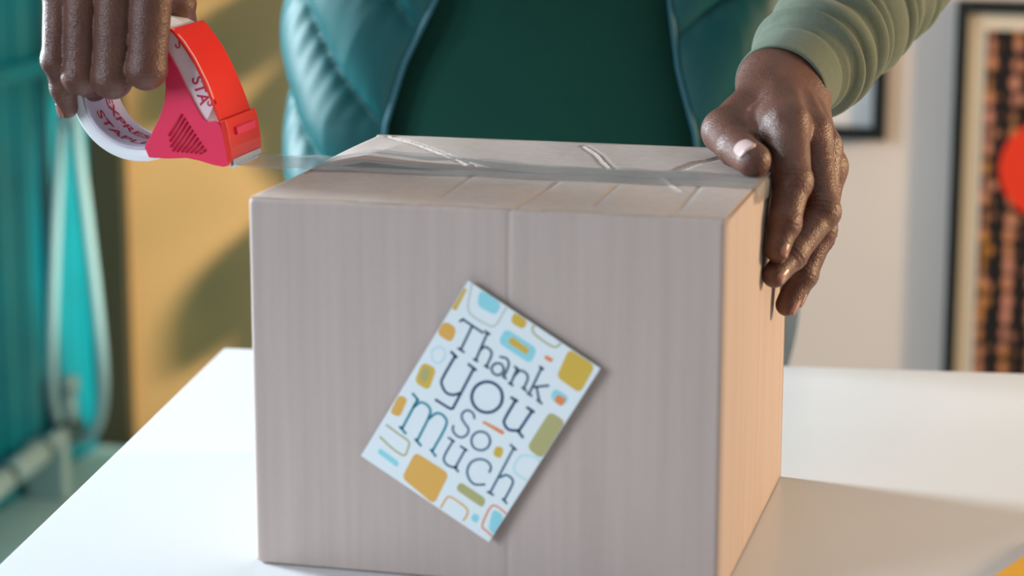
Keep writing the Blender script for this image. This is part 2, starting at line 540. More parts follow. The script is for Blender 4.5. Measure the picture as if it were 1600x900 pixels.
# framed pictures
def frame_thing(name, label, x0, x1, z0, z1, fw, depth, matw, inner, leaf=M_poster):
    root = empty(name, ((x0 + x1) / 2, YB - depth / 2, z0), label, 'picture')
    fb = bmesh.new()
    ya, yb = YB - depth, YB
    for lo, hi in (((x0, ya, z0), (x0 + fw, yb, z1)), ((x1 - fw, ya, z0), (x1, yb, z1)), ((x0 + fw, ya, z0), (x1 - fw, yb, z0 + fw)), ((x0 + fw, ya, z1 - fw), (x1 - fw, yb, z1))):
        box_bm(lo, hi, .0015, bm=fb)
    bm_obj('frame', fb, M_black, root)
    bm_obj('mat_board', box_bm((x0 + fw, YB - .010, z0 + fw), (x1 - fw, YB - .006, z1 - fw)), inner, root)
    if matw:
        bm_obj('print', box_bm((x0 + fw + matw, YB - .0115, z0 + fw + matw), (x1 - fw - matw, YB - .010, z1 - fw - matw)), leaf, root)
    return root


f1 = frame_thing('picture_frame', 'black framed white picture on the wall behind the sleeve', -0.30, 0.0555, 0.742, 1.25, .016, .026, 0.0, M_white)
f2 = frame_thing('picture_frame', 'black framed dark patterned print with a red disc, at the right edge of the photo', 0.139, 0.56, 0.02, 0.921, .0145, .030, .0225, M_matb)
V, Fc = [], []
for k in range(48):
    a = 2 * PI * k / 48
    V.append((0.262 + .064 * math.cos(a), YB - .0118, 0.712 + .064 * math.sin(a)))
for k in range(48):
    V.append((V[k][0], YB - .0114, V[k][2]))
Fc = [tuple(range(48))[::-1], tuple(range(48, 96))] + [(k, (k + 1) % 48, 48 + (k + 1) % 48, 48 + k) for k in range(48)]
mesh_obj('red_disc', V, Fc, M_red_disc, f2)

# ---------------------------------------------------------------- table
TZ = 0.75
tc0 = np.array([-0.3417, 0.4945]); te = np.array([math.cos(.1192), math.sin(.1192)]); tg = np.array([math.sin(.1192), -math.cos(.1192)])
tab = empty('table', (float(tc0[0] + te[0] * .7 + tg[0] * .45), float(tc0[1] + te[1] * .7 + tg[1] * .45), 0), 'white laminate table under the cardboard box', 'table')
TL, TW = 1.5, 0.95


def tpt(u, v, z):
    p = tc0 + te * u + tg * v
    return Vector((p[0], p[1], z))


def tbox(u0, u1, v0, v1, z0, z1, bev):
    b = box_bm((0, 0, 0), (1, 1, 1))
    for v in b.verts:
        v.co = tpt(u0 + v.co.x * (u1 - u0), v0 + v.co.y * (v1 - v0), z0 + v.co.z * (z1 - z0))
    bmesh.ops.recalc_face_normals(b, faces=b.faces[:])
    bmesh.ops.bevel(b, geom=b.edges[:], offset=bev, segments=2, affect='EDGES', profile=0.5)
    return b


bm_obj('table_top', tbox(0, TL, 0, TW, TZ - .028, TZ, .002), M_table, tab)
for u, v in ((.05, .05), (TL - .09, .05), (.05, TW - .09), (TL - .09, TW - .09)):
    bm_obj('leg', tbox(u, u + .04, v, v + .04, 0, TZ - .0281, .003), M_table, tab)

# yellow notebook lying at the right corner of the frame
ye = np.array((0.2812, 0.0575, 0.758)[:2]); yd = np.array((0.2964, 0.0986, 0.758)[:2]) - ye; yd /= np.linalg.norm(yd); yn = np.array([yd[1], -yd[0]])
nb = empty('notebook', (float(ye[0] + yn[0] * .05), float(ye[1] + yn[1] * .05), TZ), 'yellow covered notebook lying at the right of the table', 'notebook')


def nbox(a0, a1, b0, b1, z0, z1, bev):
    b = box_bm((0, 0, 0), (1, 1, 1))
    for v in b.verts:
        p = ye + yd * (a0 + v.co.x * (a1 - a0)) + yn * (b0 + v.co.y * (b1 - b0))
        v.co = Vector((p[0], p[1], z0 + v.co.z * (z1 - z0)))
    bmesh.ops.recalc_face_normals(b, faces=b.faces[:])
    bmesh.ops.bevel(b, geom=b.edges[:], offset=bev, segments=1, affect='EDGES')
    return b


bm_obj('cover', nbox(-.10, .11, 0, .15, TZ + .0072, TZ + .008, .0002), M_yellow, nb)
bm_obj('cover', nbox(-.10, .11, 0, .15, TZ + .0001, TZ + .001, .0002), M_yellow, nb)
bm_obj('pages', nbox(-.098, .108, .002, .148, TZ + .001, TZ + .0072, .0002), M_white, nb)

# ---------------------------------------------------------------- cardboard box
BW, BD, BH, TH = 0.1355, 0.249, 0.214, 0.004
ZT = TZ + BH
bx = empty('cardboard_box', (0, BD / 2, TZ), 'brown corrugated cardboard box taped shut on the white table', 'box')


def seg_dist(X, Y, line):
    d = np.full(X.shape, 9.0)
    for (ax, ay), (bx_, by) in zip(line[:-1], line[1:]):
        vx, vy = bx_ - ax, by - ay
        t = np.clip(((X - ax) * vx + (Y - ay) * vy) / (vx * vx + vy * vy), 0, 1)
        d = np.minimum(d, np.hypot(X - ax - t * vx, Y - ay - t * vy))
    return d


def slab(name, nu, nv, fn, th, m, parent, mats=None, mfn=None, ):
    """closed slab: fn(U,V)->outer points, normal; thickness th inward"""
    U, Vv = np.meshgrid(np.linspace(0, 1, nu), np.linspace(0, 1, nv), indexing='ij')
    P, N = fn(U, Vv)
    Pi = P - N * th
    A = P.reshape(-1, 3); B = Pi.reshape(-1, 3)
    n = nu * nv
    I = np.arange(n).reshape(nu, nv)
    q = np.stack([I[:-1, :-1], I[1:, :-1], I[1:, 1:], I[:-1, 1:]], -1).reshape(-1, 4)
    rim = np.concatenate([I[:-1, 0], I[-1, :-1], I[1:, -1][::-1], I[0, 1:][::-1]])
    r2 = np.roll(rim, -1)
    side = np.stack([rim, rim + n, r2 + n, r2], 1)
    faces = np.vstack([q, q[:, ::-1] + n, side])
    mi = np.zeros(len(faces), int)
    if mfn is not None:
        mi[:len(q)] = mfn(A[q].mean(1))
    if mats and len(mats) > 1:
        mi[2 * len(q):] = len(mats) - 1
    o = mesh_obj(name, np.vstack([A, B]), faces, m, parent, True, mats, mi)
    me = o.data
    bmm = bmesh.new(); bmm.from_mesh(me); bmesh.ops.recalc_face_normals(bmm, faces=bmm.faces[:])
    bmm.to_mesh(me); bmm.free()
    sm = np.ones(len(me.polygons), bool); sm[2 * len(q):] = False
    me.polygons.foreach_set('use_smooth', sm)
    return o


rc = 0.0035
XC = (0.0158, 0.0, 0.9026)[0]


def front_fn(U, V):
    x = -BW + 2 * BW * U
    z = TZ + .0005 + (BH - .0005) * V
    y = -0.0015 * np.sin(PI * U) * np.sin(PI * V)
    y = y + 0.0007 * np.exp(-((x - XC) / .0012) ** 2) * (0.5 + 0.5 * V)
    e = np.minimum(x + BW, BW - x)
    y = y + rc - np.sqrt(np.maximum(rc ** 2 - np.maximum(rc - e, 0) ** 2, 0))
    et = ZT - z
    y = y + rc - np.sqrt(np.maximum(rc ** 2 - np.maximum(rc - et, 0) ** 2, 0))
    # corners near the table are worn round
    rr = .007
    c = np.maximum(rr - e, 0); b = np.maximum(rr - (z - TZ), 0)
    over = np.maximum(np.hypot(c, b) - rr, 0)
    x = x + np.where(x < 0, 1, -1) * over * .7; z = z + over * .7
    P = np.stack([x, y, z], -1)
    N = np.zeros_like(P); N[..., 1] = -1
    return P, N


def warp(us):
    return us


slab('front_panel', 241, 151, front_fn, TH, M_box, bx, [M_box, M_cut])


def side_fn(sx):
    def fn(U, V):
        yy = .0042 + (BD - .0084) * U
        z = TZ + .0005 + (BH - .0015) * V
        x = sx * (BW + .0008 * np.sin(PI * U) * np.sin(PI * V))
        P = np.stack([x, yy, z], -1); N = np.zeros_like(P); N[..., 0] = sx
        return P, N
    return fn


slab('side_panel', 81, 61, side_fn(1), TH, M_box, bx, [M_box, M_cut])
slab('side_panel', 81, 61, side_fn(-1), TH, M_box, bx, [M_box, M_cut])


def back_fn(U, V):
    x = -BW + 2 * BW * U; z = TZ + .0005 + (BH - .0005) * V
    y = BD + 0 * U
    P = np.stack([x, y, z], -1); N = np.zeros_like(P); N[..., 1] = 1
    return P, N


slab('back_panel', 41, 31, back_fn, TH, M_box, bx, [M_box, M_cut])
bm_obj('bottom_panel', box_bm((-BW + .005, .005, TZ + .0006), (BW - .005, BD - .005, TZ + .005)), M_box, bx)
SEAM = BD / 2
bm_obj('inner_flap', box_bm((-BW + .005, .006, ZT - .016), (-.004, BD - .006, ZT - .012)), M_box, bx)
bm_obj('inner_flap', box_bm((.004, .006, ZT - .016), (BW - .005, BD - .006, ZT - .012)), M_box, bx)
CR_B = [[(-0.1349, 0.2553, 0.964)[:2], (-0.104, 0.2146, 0.964)[:2], (-0.0686, 0.1646, 0.964)[:2], (-0.0333, 0.1163, 0.964)[:2]],
        [(0.0066, 0.2351, 0.964)[:2], (0.0216, 0.2039, 0.964)[:2], (0.0317, 0.1754, 0.964)[:2], (0.0409, 0.1527, 0.964)[:2]],
        [(0.0814, 0.1559, 0.964)[:2], (0.0876, 0.1874, 0.964)[:2], (0.0943, 0.1994, 0.964)[:2], (0.1003, 0.2191, 0.964)[:2]]]
CR_F = [[(0.0776, 0.1262, 0.964)[:2], (0.0875, 0.1011, 0.964)[:2], (0.097, 0.0813, 0.964)[:2]]]
FOLD_F = [[(0.0181, -0.0023, 0.964)[:2], (0.0208, 0.0974, 0.964)[:2]], [(-0.0321, 0.0346, 0.964)[:2], (-0.0321, 0.1118, 0.964)[:2]], [(0.1058, 0.0205, 0.964)[:2], (0.1036, 0.1053, 0.964)[:2]],
          [(0.0578, 0.0284, 0.964)[:2], (0.0571, 0.0932, 0.964)[:2]]]


def flap_fn(back):
    def fn(U, V):
        x = -BW + .0012 + 2 * (BW - .0012) * U
        yy = (BD + .0005) + (SEAM + .0008 - BD - .0005) * V if back else .0030 + (SEAM - .0008 - .0030) * V
        z = np.full_like(x, ZT)
        # fold rounds over at the hinge
        hin = (BD - yy) if back else yy
        z = z - np.where(hin < rc, (rc - np.sqrt(np.maximum(rc ** 2 - (rc - np.clip(hin, 0, rc)) ** 2, 0))), 0) * (1.0 if back else 0.0)
        if back:
            b = np.clip((x + BW) / .03, 0, 1) * np.clip((.004 - x) / .11, 0, 1)
            z = z + .0060 * b * V
            for k, l in enumerate(CR_B):
                d = seg_dist(x + .0006 * np.sin(yy * 900), yy + .0005 * np.sin(x * 700), l)
                z = z + (.0004 if k < 2 else -.0012) * np.exp(-(d / .0011) ** 2) - .0008 * np.exp(-((d - .0025) / .0012) ** 2)
        else:
            for l in CR_F:
                d = seg_dist(x, yy, l); z = z + .0009 * np.exp(-(d / .0013) ** 2)
            for l in FOLD_F:
                d = seg_dist(x, yy, l); z = z - .0007 * np.exp(-(d / .0016) ** 2)
            z = z - .001 * np.clip((-x - .03) / .08, 0, 1) * V
        z = z + .0003 * np.sin(x * 90 + yy * 40)
        P = np.stack([x, yy, z], -1); N = np.zeros_like(P); N[..., 2] = 1
        return P, N
    return fn


def torn(lines, w=.00034):
    def fn(C):
        out = np.zeros(len(C), int)
        for l in lines:
            out[seg_dist(C[:, 0] + .0006 * np.sin(C[:, 1] * 900), C[:, 1] + .0005 * np.sin(C[:, 0] * 700), l) < w * (.7 + .6 * np.sin(C[:, 0] * 400) ** 2)] = 1
        return out
    return fn


slab('top_flap', 261, 121, flap_fn(False), TH, M_box, bx, [M_box, M_torn, M_cut], torn(CR_F))
slab('top_flap', 261, 121, flap_fn(True), TH, M_box, bx, [M_box, M_torn, M_cut], torn(CR_B[:2]))

# tape from the dispenser across the seam
tp = []
A0 = np.array([(-0.1829, 0.1, 0.9658), (-0.1832, 0.148, 0.9656)])
xs = np.concatenate([np.linspace(0, 1, 14)[:-1]])
B0 = np.array([(-BW - .002, .101, ZT + .0012), (-BW - .002, .149, ZT + .0022)])
for t in xs:
    sag = -.0015 * math.sin(PI * t)
    r = A0 * (1 - t) + B0 * t; r[:, 2] += sag
    tp.append(r)
for x in np.linspace(-BW, BW - .002, 40):
    b = np.clip((x + BW) / .03, 0, 1) * np.clip((.004 - x) / .11, 0, 1)
    wob = .0003 * math.sin(x * 160)
    tp.append(np.array([(x, .1005, ZT + .0007 + wob), (x, .1495, ZT + .0009 + .0056 * b + wob)]))
for k in range(1, 7):
    a = k / 6 * PI / 2
    tp.append(np.array([(BW - .002 + .0045 * math.sin(a), .1005 - .0005 * k, ZT - .0035 + .0044 * math.cos(a)), (BW - .002 + .0045 * math.sin(a), .1495 + .0004 * k, ZT - .0035 + .0045 * math.cos(a))]))
tp.append(np.array([(BW + .0022, .101, ZT - .009), (BW + .0022, .1485, ZT - .012)]))
NR = 9
V = []
for r in tp:
    for k in range(NR):
        V.append(r[0] + (r[1] - r[0]) * k / (NR - 1))
# follow both flaps across the width where they lie
Fc = [(i * NR + k, i * NR + k + 1, (i + 1) * NR + k + 1, (i + 1) * NR + k) for i in range(len(tp) - 1) for k in range(NR - 1)]
ts = mesh_obj('packing_tape', V, Fc, M_tape, None, True)
so = ts.modifiers.new('thickness', 'SOLIDIFY'); so.thickness = .00008; so.offset = 1
tag(ts, 'clear packing tape pulled from the dispenser along the box seam', 'tape')

# ---------------------------------------------------------------- greeting card
CO = Vector((-0.0689, 0.0, 0.82039)); CE = Vector((0.856122, 0.0, -0.516774)); CU = Vector((0.516774, 0.0, 0.856122))      # origin (bottom left), unit along width, unit along height
CWD, CHT = 0.08708, 0.12173
gc = empty('greeting_card', tuple(CO + CE * CWD / 2 + CU * CHT / 2 + Vector((0, -.0016, 0))), 'tilted white thank-you card with coloured blocks, stuck on the box front', 'card')
CY = -0.0052


def cpt(u, v, y):
    p = CO + CE * u + CU * v
    return (p.x, y, p.z)


cb = bmesh.new()
vs = []
for y in (CY, CY + .0006):
    for u, v in ((0, 0), (CWD, 0), (CWD, CHT), (0, CHT)):
        vs.append(cb.verts.new(cpt(u, v, y + (.0034 if False else 0))))
for f in ((0, 1, 2, 3), (7, 6, 5, 4), (0, 4, 5, 1), (1, 5, 6, 2), (2, 6, 7, 3), (3, 7, 4, 0)):
    cb.faces.new([vs[i] for i in f])
bmesh.ops.recalc_face_normals(cb, faces=cb.faces[:])
M_card = mat('white_card_stock', lin(226, 236, 240), 0.5, 0.4)
bm_obj('front_leaf', cb, M_card, gc)
cb = bmesh.new(); vs = []
for y in (CY + .0008, CY + .0014):
    for u, v in ((0, 0), (CWD, 0), (CWD, CHT), (0, CHT)):
        vs.append(cb.verts.new(cpt(u, v, y)))
for f in ((0, 1, 2, 3), (7, 6, 5, 4), (0, 4, 5, 1), (1, 5, 6, 2), (2, 6, 7, 3), (3, 7, 4, 0)):
    cb.faces.new([vs[i] for i in f])
bmesh.ops.recalc_face_normals(cb, faces=cb.faces[:])
bm_obj('back_leaf', cb, M_card, gc)

PCOL = dict(gold=lin(212, 178, 74), orange=lin(222, 172, 86), rust=lin(226, 140, 84), cyan=lin(146, 214, 226), olive=lin(176, 172, 118), beige=lin(196, 204, 196),
            pale=lin(196, 226, 234), ink=lin(56, 84, 116), navy=lin(34, 66, 110), slate=lin(66, 110, 138), teal=lin(24, 138, 158), white=lin(226, 236, 240))
PM = {k: mat('print_' + k, v, 0.55, 0.4) for k, v in PCOL.items()}


def rounded(poly, r):
    P = np.array(poly, float); out = []
    n = len(P)
    for i in range(n):
        a, b, c = P[i - 1], P[i], P[(i + 1) % n]
        d1 = (a - b) / np.linalg.norm(a - b); d2 = (c - b) / np.linalg.norm(c - b)
        rr = min(r, .45 * np.linalg.norm(a - b), .45 * np.linalg.norm(c - b))
        for t in np.linspace(0, 1, 5):
            p0 = b + d1 * rr; p2 = b + d2 * rr
            out.append((1 - t) ** 2 * p0 + 2 * t * (1 - t) * b + t * t * p2)
    return np.array(out)


def strip(pts, w):
    P = np.array(pts, float)
    V, Fc = [], []
    n = len(P)
    for i in range(n):
        t = P[min(i + 1, n - 1)] - P[max(i - 1, 0)]
        t = t / (np.linalg.norm(t) + 1e-9)
        nrm = np.array([-t[1], t[0]])
        V += [P[i] + nrm * w / 2, P[i] - nrm * w / 2]
    Fc = [(2 * i, 2 * i + 1, 2 * i + 3, 2 * i + 2) for i in range(n - 1)]
    return V, Fc


def flat(name, V2, Fc, y, m):
    V = [cpt(v[0], v[1], y) for v in V2]
    return mesh_obj(name, V, Fc, m, gc)


BLOCKS = [('gold', 0.0035, [(0.0003, 0.11712), (0.002, 0.11744), (0.00309, 0.10326), (0.0003, 0.10283)], 0), ('cyan', 0.0035, [(0.00794, 0.12143), (0.02228, 0.12143), (0.02333, 0.11384), (0.01128, 0.11252)], 0), ('gold', 0.0035, [(0.03028, 0.12143), (0.03961, 0.12143), (0.0403, 0.11591), (0.03193, 0.11507)], 0), ('gold', 0.0035, [(0.06688, 0.12143), (0.08406, 0.12143), (0.08505, 0.10332), (0.06918, 0.10367)], 0), ('cyan', 0.0035, [(0.03133, 0.11085), (0.0522, 0.11129), (0.05356, 0.10149), (0.0318, 0.10155)], 0), ('gold', 0.0035, [(0.03658, 0.10911), (0.04893, 0.10839), (0.04908, 0.10486), (0.03618, 0.10455)], 1), ('rust', 0.0012, [(0.05805, 0.11109), (0.06305, 0.11131), (0.06258, 0.1088), (0.05783, 0.10874)], 0), ('cyan', 0.0035, [(0.07136, 0.09775), (0.08146, 0.09824), (0.0813, 0.09172), (0.07278, 0.09113)], 0), ('rust', 0.0012, [(0.07471, 0.09568), (0.08043, 0.09645), (0.08058, 0.09117), (0.07558, 0.09095)], 1), ('orange', 0.0035, [(0.0003, 0.09498), (0.00853, 0.09521), (0.01037, 0.08616), (0.0003, 0.08579)], 0), ('gold', 0.0035, [(0.00203, 0.06746), (0.01057, 0.069), (0.01345, 0.05532), (0.00385, 0.05478)], 0), ('olive', 0.0035, [(0.00435, 0.06594), (0.00852, 0.06601), (0.00969, 0.05807), (0.00489, 0.05809)], 1), ('orange', 0.0035, [(0.00035, 0.04355), (0.00575, 0.04448), (0.00742, 0.03241), (0.00134, 0.03107)], 0), ('olive', 0.0035, [(0.07645, 0.08505), (0.08678, 0.08511), (0.08678, 0.05877), (0.0765, 0.05962)], 0), ('rust', 0.0012, [(0.04817, 0.05875), (0.06146, 0.06035), (0.06165, 0.0579), (0.04807, 0.05718)], 0), ('gold', 0.0035, [(0.06152, 0.05057), (0.06589, 0.05204), (0.06776, 0.04546), (0.06253, 0.04464)], 0), ('cyan', 0.0035, [(0.0068, 0.01042), (0.0204, 0.00975), (0.0212, 0.0065), (0.00706, 0.00707)], 0), ('orange', 0.0035, [(0.02515, 0.02045), (0.04777, 0.0209), (0.04972, 0.0003), (0.02625, 0.00277)], 0), ('olive', 0.0035, [(0.05529, 0.02065), (0.07273, 0.02078), (0.07408, 0.01506), (0.0554, 0.01523)], 0), ('cyan', 0.0035, [(0.07106, 0.00961), (0.07497, 0.0101), (0.07586, 0.00515), (0.07145, 0.00529)], 0), ('cyan', 0.0035, [(0.07879, 0.01848), (0.08678, 0.01846), (0.08678, 0.00502), (0.08273, 0.00673)], 0)]
OUTL = [('beige', 0.0011, [(0.00268, 0.12143), (0.00736, 0.10934), (0.01222, 0.10632), (0.02232, 0.10681), (0.02586, 0.10965), (0.02565, 0.12143)]), ('olive', 0.0011, [(0.04376, 0.12143), (0.04434, 0.1187), (0.04824, 0.11708), (0.05851, 0.11709), (0.06109, 0.11958), (0.06129, 0.12143)]), ('pale', 0.0012, [(0.00338, 0.07762), (0.00661, 0.08097), (0.0108, 0.07848), (0.01035, 0.07225), (0.00645, 0.07176), (0.00376, 0.07505), (0.00338, 0.07762)]), ('pale', 0.0014, [(0.08678, 0.05758), (0.08241, 0.05758), (0.07634, 0.05368), (0.07611, 0.04653), (0.07949, 0.04344), (0.08678, 0.04368)]), ('olive', 0.0011, [(0.00292, 0.0242), (0.01098, 0.02381), (0.01873, 0.02335), (0.02061, 0.01946), (0.02063, 0.01479), (0.01339, 0.0144), (0.00339, 0.01607)]), ('orange', 0.0011, [(0.05392, 0.00067), (0.05405, 0.00857), (0.05744, 0.00992), (0.06622, 0.0095), (0.06851, 0.00667), (0.06849, 0.00187)]), ('rust', 0.0011, [(0.08678, 0.02024), (0.07961, 0.02061), (0.07735, 0.01738), (0.07896, 0.0062), (0.08279, 0.00489), (0.08678, 0.00411)])]
WORDS = [('Thank', [('T', 'ink', 0.0013, [[(0.00795, 0.09965), (0.00882, 0.1017)], [(0.00875, 0.10142), (0.02199, 0.10135)], [(0.01504, 0.10125), (0.01653, 0.08602)], [(0.01497, 0.0859), (0.01874, 0.08584)]]), ('h', 'ink', 0.0013, [[(0.02425, 0.10283), (0.02663, 0.08593)], [(0.02259, 0.10288), (0.02555, 0.1028)], [(0.02568, 0.09214), (0.02719, 0.09526), (0.03091, 0.09529), (0.03261, 0.09305), (0.03355, 0.08626)], [(0.02553, 0.08562), (0.02785, 0.08585)], [(0.03258, 0.08614), (0.03505, 0.08611)]]), ('a', 'ink', 0.0013, [[(0.04246, 0.09047), (0.04286, 0.08942), (0.04291, 0.08817), (0.04256, 0.08702), (0.04187, 0.08602), (0.04098, 0.08537), (0.03975, 0.08509), (0.03862, 0.08523), (0.03759, 0.08577), (0.03685, 0.08661), (0.0364, 0.08774), (0.03639, 0.08891), (0.0367, 0.09014), (0.03752, 0.0911), (0.03841, 0.09176), (0.03951, 0.09207), (0.04064, 0.09194), (0.04167, 0.09139), (0.04246, 0.09047)], [(0.03727, 0.09539), (0.04054, 0.09655), (0.04303, 0.09513), (0.04416, 0.09172), (0.04465, 0.08665)], [(0.04419, 0.08684), (0.04631, 0.0866)]]), ('n', 'ink', 0.0013, [[(0.04693, 0.09526), (0.04914, 0.09508)], [(0.04867, 0.09527), (0.05004, 0.08546)], [(0.04896, 0.08551), (0.05143, 0.08548)], [(0.04927, 0.0906), (0.05078, 0.09526), (0.05485, 0.09549), (0.05671, 0.09299), (0.05749, 0.08763)], [(0.0566, 0.08755), (0.05931, 0.08732)]]), ('k', 'ink', 0.0013, [[(0.05973, 0.10346), (0.06161, 0.08661)], [(0.05862, 0.10337), (0.06092, 0.10324)], [(0.06072, 0.08654), (0.06336, 0.08661)], [(0.06198, 0.09162), (0.0681, 0.09695)], [(0.06288, 0.09263), (0.06863, 0.0864)], [(0.06724, 0.08638), (0.07031, 0.08613)]])]), ('you', [('y', 'navy', 0.0015, [[(0.01278, 0.08178), (0.01674, 0.08102)], [(0.01575, 0.08112), (0.01632, 0.06604), (0.01818, 0.06238), (0.02231, 0.06019), (0.02616, 0.06135), (0.02879, 0.06434)], [(0.02456, 0.08141), (0.02957, 0.08105)], [(0.02822, 0.08117), (0.03005, 0.05471)], [(0.03005, 0.05471), (0.02839, 0.05359), (0.01955, 0.05316)]]), ('o', 'navy', 0.0017, [[(0.05013, 0.07641), (0.05125, 0.07358), (0.05136, 0.07049), (0.05045, 0.06737), (0.04867, 0.0649), (0.04612, 0.06312), (0.04317, 0.06239), (0.04027, 0.06275), (0.0377, 0.06411), (0.03563, 0.06637), (0.03459, 0.06925), (0.03443, 0.07242), (0.0354, 0.07546), (0.03718, 0.07793), (0.03973, 0.07971), (0.04259, 0.08038), (0.04558, 0.08008), (0.04815, 0.07872), (0.05013, 0.07641)]]), ('u', 'navy', 0.0016, [[(0.05445, 0.07913), (0.0582, 0.07929)], [(0.05721, 0.07939), (0.05769, 0.0666), (0.05931, 0.06372), (0.06298, 0.06267), (0.06782, 0.06548)], [(0.06487, 0.07946), (0.06909, 0.07944)], [(0.06803, 0.07927), (0.06779, 0.06476)], [(0.06719, 0.06498), (0.07143, 0.06357)]])]), ('so', [('s', 'slate', 0.0013, [[(0.0432, 0.05692), (0.04099, 0.05886), (0.03773, 0.05864), (0.03611, 0.05591), (0.03692, 0.05301), (0.03989, 0.05119), (0.04327, 0.04984), (0.0445, 0.04684), (0.04307, 0.04341), (0.03983, 0.04239), (0.03653, 0.04379), (0.0355, 0.04608)]]), ('o', 'slate', 0.0013, [[(0.05737, 0.05087), (0.05796, 0.04912), (0.05806, 0.0472), (0.05754, 0.04537), (0.05641, 0.04375), (0.05483, 0.04269), (0.05303, 0.04218), (0.05127, 0.0424), (0.04972, 0.04322), (0.04848, 0.04469), (0.04776, 0.04647), (0.0477, 0.04831), (0.04826, 0.05028), (0.04936, 0.05176), (0.05093, 0.05283), (0.05273, 0.05333), (0.0545, 0.05311), (0.05604, 0.05229), (0.05737, 0.05087)]])]), ('much', [('m', 'teal', 0.0014, [[(0.00668, 0.04854), (0.01109, 0.04723)], [(0.01065, 0.04662), (0.01178, 0.02791)], [(0.01027, 0.0277), (0.01485, 0.02649)], [(0.01107, 0.04243), (0.01313, 0.04695), (0.01757, 0.04753), (0.02096, 0.04385), (0.02265, 0.02653)], [(0.02133, 0.02678), (0.02574, 0.02548)], [(0.02179, 0.04189), (0.02382, 0.04686), (0.02805, 0.04778), (0.03185, 0.044), (0.03296, 0.02668)], [(0.03188, 0.02673), (0.03595, 0.02521)]]), ('u', 'slate', 0.0013, [[(0.0368, 0.03869), (0.0403, 0.0387)], [(0.03972, 0.0387), (0.04019, 0.02824), (0.04228, 0.02518), (0.04607, 0.02489), (0.04934, 0.02664)], [(0.04512, 0.03846), (0.04907, 0.0385)], [(0.04817, 0.03843), (0.04877, 0.02583)], [(0.04819, 0.02583), (0.0513, 0.02513)]]), ('c', 'slate', 0.0013, [[(0.06628, 0.03534), (0.06531, 0.03849), (0.06134, 0.03984), (0.05732, 0.03799), (0.05477, 0.03389), (0.05539, 0.02842), (0.05903, 0.02489), (0.06311, 0.02432), (0.06767, 0.02742)]]), ('h', 'slate', 0.0013, [[(0.06811, 0.05572), (0.07211, 0.0551)], [(0.07053, 0.05519), (0.07278, 0.02514)], [(0.07141, 0.02489), (0.07489, 0.02513)], [(0.07276, 0.03622), (0.07523, 0.03946), (0.0792, 0.03929), (0.08083, 0.03619), (0.08161, 0.02638)], [(0.08058, 0.02634), (0.08366, 0.02551)]])])]
lay = 0
for col, r, poly, L in BLOCKS:
    P = rounded(poly, r)
    flat('printed_block', P, [tuple(range(len(P)))], CY - .00006 - .00003 * L, PM[col])
for col, w, poly in OUTL:
    V, Fc = strip(catmull(poly, 5) if len(poly) > 2 else poly, w)
    flat('printed_outline', V, Fc, CY - .00005, PM[col])
for word, letters in WORDS:
    for nm, col, w, strokes in letters:
        VV, FF = [], []
        for sk in strokes:
            P = catmull(sk, 6) if len(sk) > 2 else sk
            V, Fc = strip(P, w)
            o = len(VV); VV += V; FF += [tuple(i + o for i in f) for f in Fc]
            for e in (P[0], P[-1]):
                o = len(VV)
                VV += [np.array(e) + w / 2 * np.array([math.cos(a), math.sin(a)]) for a in np.linspace(0, 2 * PI, 9)[:-1]]
                FF.append(tuple(range(o, o + 8)))
        flat('printed_letter', VV, FF, CY - .00013, PM[col])

# ---------------------------------------------------------------- tape dispenser
YN, YFAR = 0.100, 0.148
RC = (-0.2424, 0.1, 1.0078)
RX, RZ = RC[0], RC[2]
R_IN, R_OUT = 0.0335, 0.0430
dp = empty('tape_dispenser', (RX, .124, RZ - .05), 'red handheld tape dispenser gripped above the left of the box', 'tape dispenser')


def ring(name, r0, r1, y0, y1, m, n=96, bev=.0008):
    V, Fc = [], []
    prof = [(r0, y0 + bev), (r0 + bev, y0), (r1 - bev, y0), (r1, y0 + bev), (r1, y1 - bev), (r1 - bev, y1), (r0 + bev, y1), (r0, y1 - bev)]
    k = len(prof)
    for i in range(n):
        a = 2 * PI * i / n
        for r, y in prof:
            V.append((RX + r * math.cos(a), y, RZ + r * math.sin(a)))
    for i in range(n):
        for j in range(k):
            Fc.append((i * k + j, i * k + (j + 1) % k, ((i + 1) % n) * k + (j + 1) % k, ((i + 1) % n) * k + j))
    o = mesh_obj(name, V, Fc, m, dp, True)
    bmm = bmesh.new(); bmm.from_mesh(o.data); bmesh.ops.recalc_face_normals(bmm, faces=bmm.faces[:]); bmm.to_mesh(o.data); bmm.free()
    return o


ring('tape_roll', R_IN + .0022, R_OUT, YN, YFAR, M_roll)
core = ring('tape_core', R_IN, R_IN + .0021, YN - .0006, YFAR + .0006, M_core)


def text_mesh(s, size):
    cu = bpy.data.curves.new('t', 'FONT'); cu.body = s; cu.size = size; cu.offset = size * .022
    to = bpy.data.objects.new('t', cu); COL.objects.link(to)
    dg = bpy.context.evaluated_depsgraph_get()
    me = bpy.data.meshes.new_from_object(to.evaluated_get(dg))
    V = [v.co.copy() for v in me.vertices]; Fc = [tuple(p.vertices) for p in me.polygons]
    bpy.data.objects.remove(to); bpy.data.curves.remove(cu); bpy.data.meshes.remove(me)
    return V, Fc


for row, (s, size, yo, ang) in enumerate((('STAPLES', .0125, .112, 205), ('EXPRESS', .0125, .131, 192))):
    V, Fc = text_mesh(s, size)
    rr = R_IN - .00015
    W = []
    for v in V:
        a = math.radians(ang) + v.x / rr
        W.append((RX + rr * math.cos(a), yo - v.y * -1.0 - .004, RZ + rr * math.sin(a)))
    mesh_obj('printed_text', W, Fc, M_redink, core)

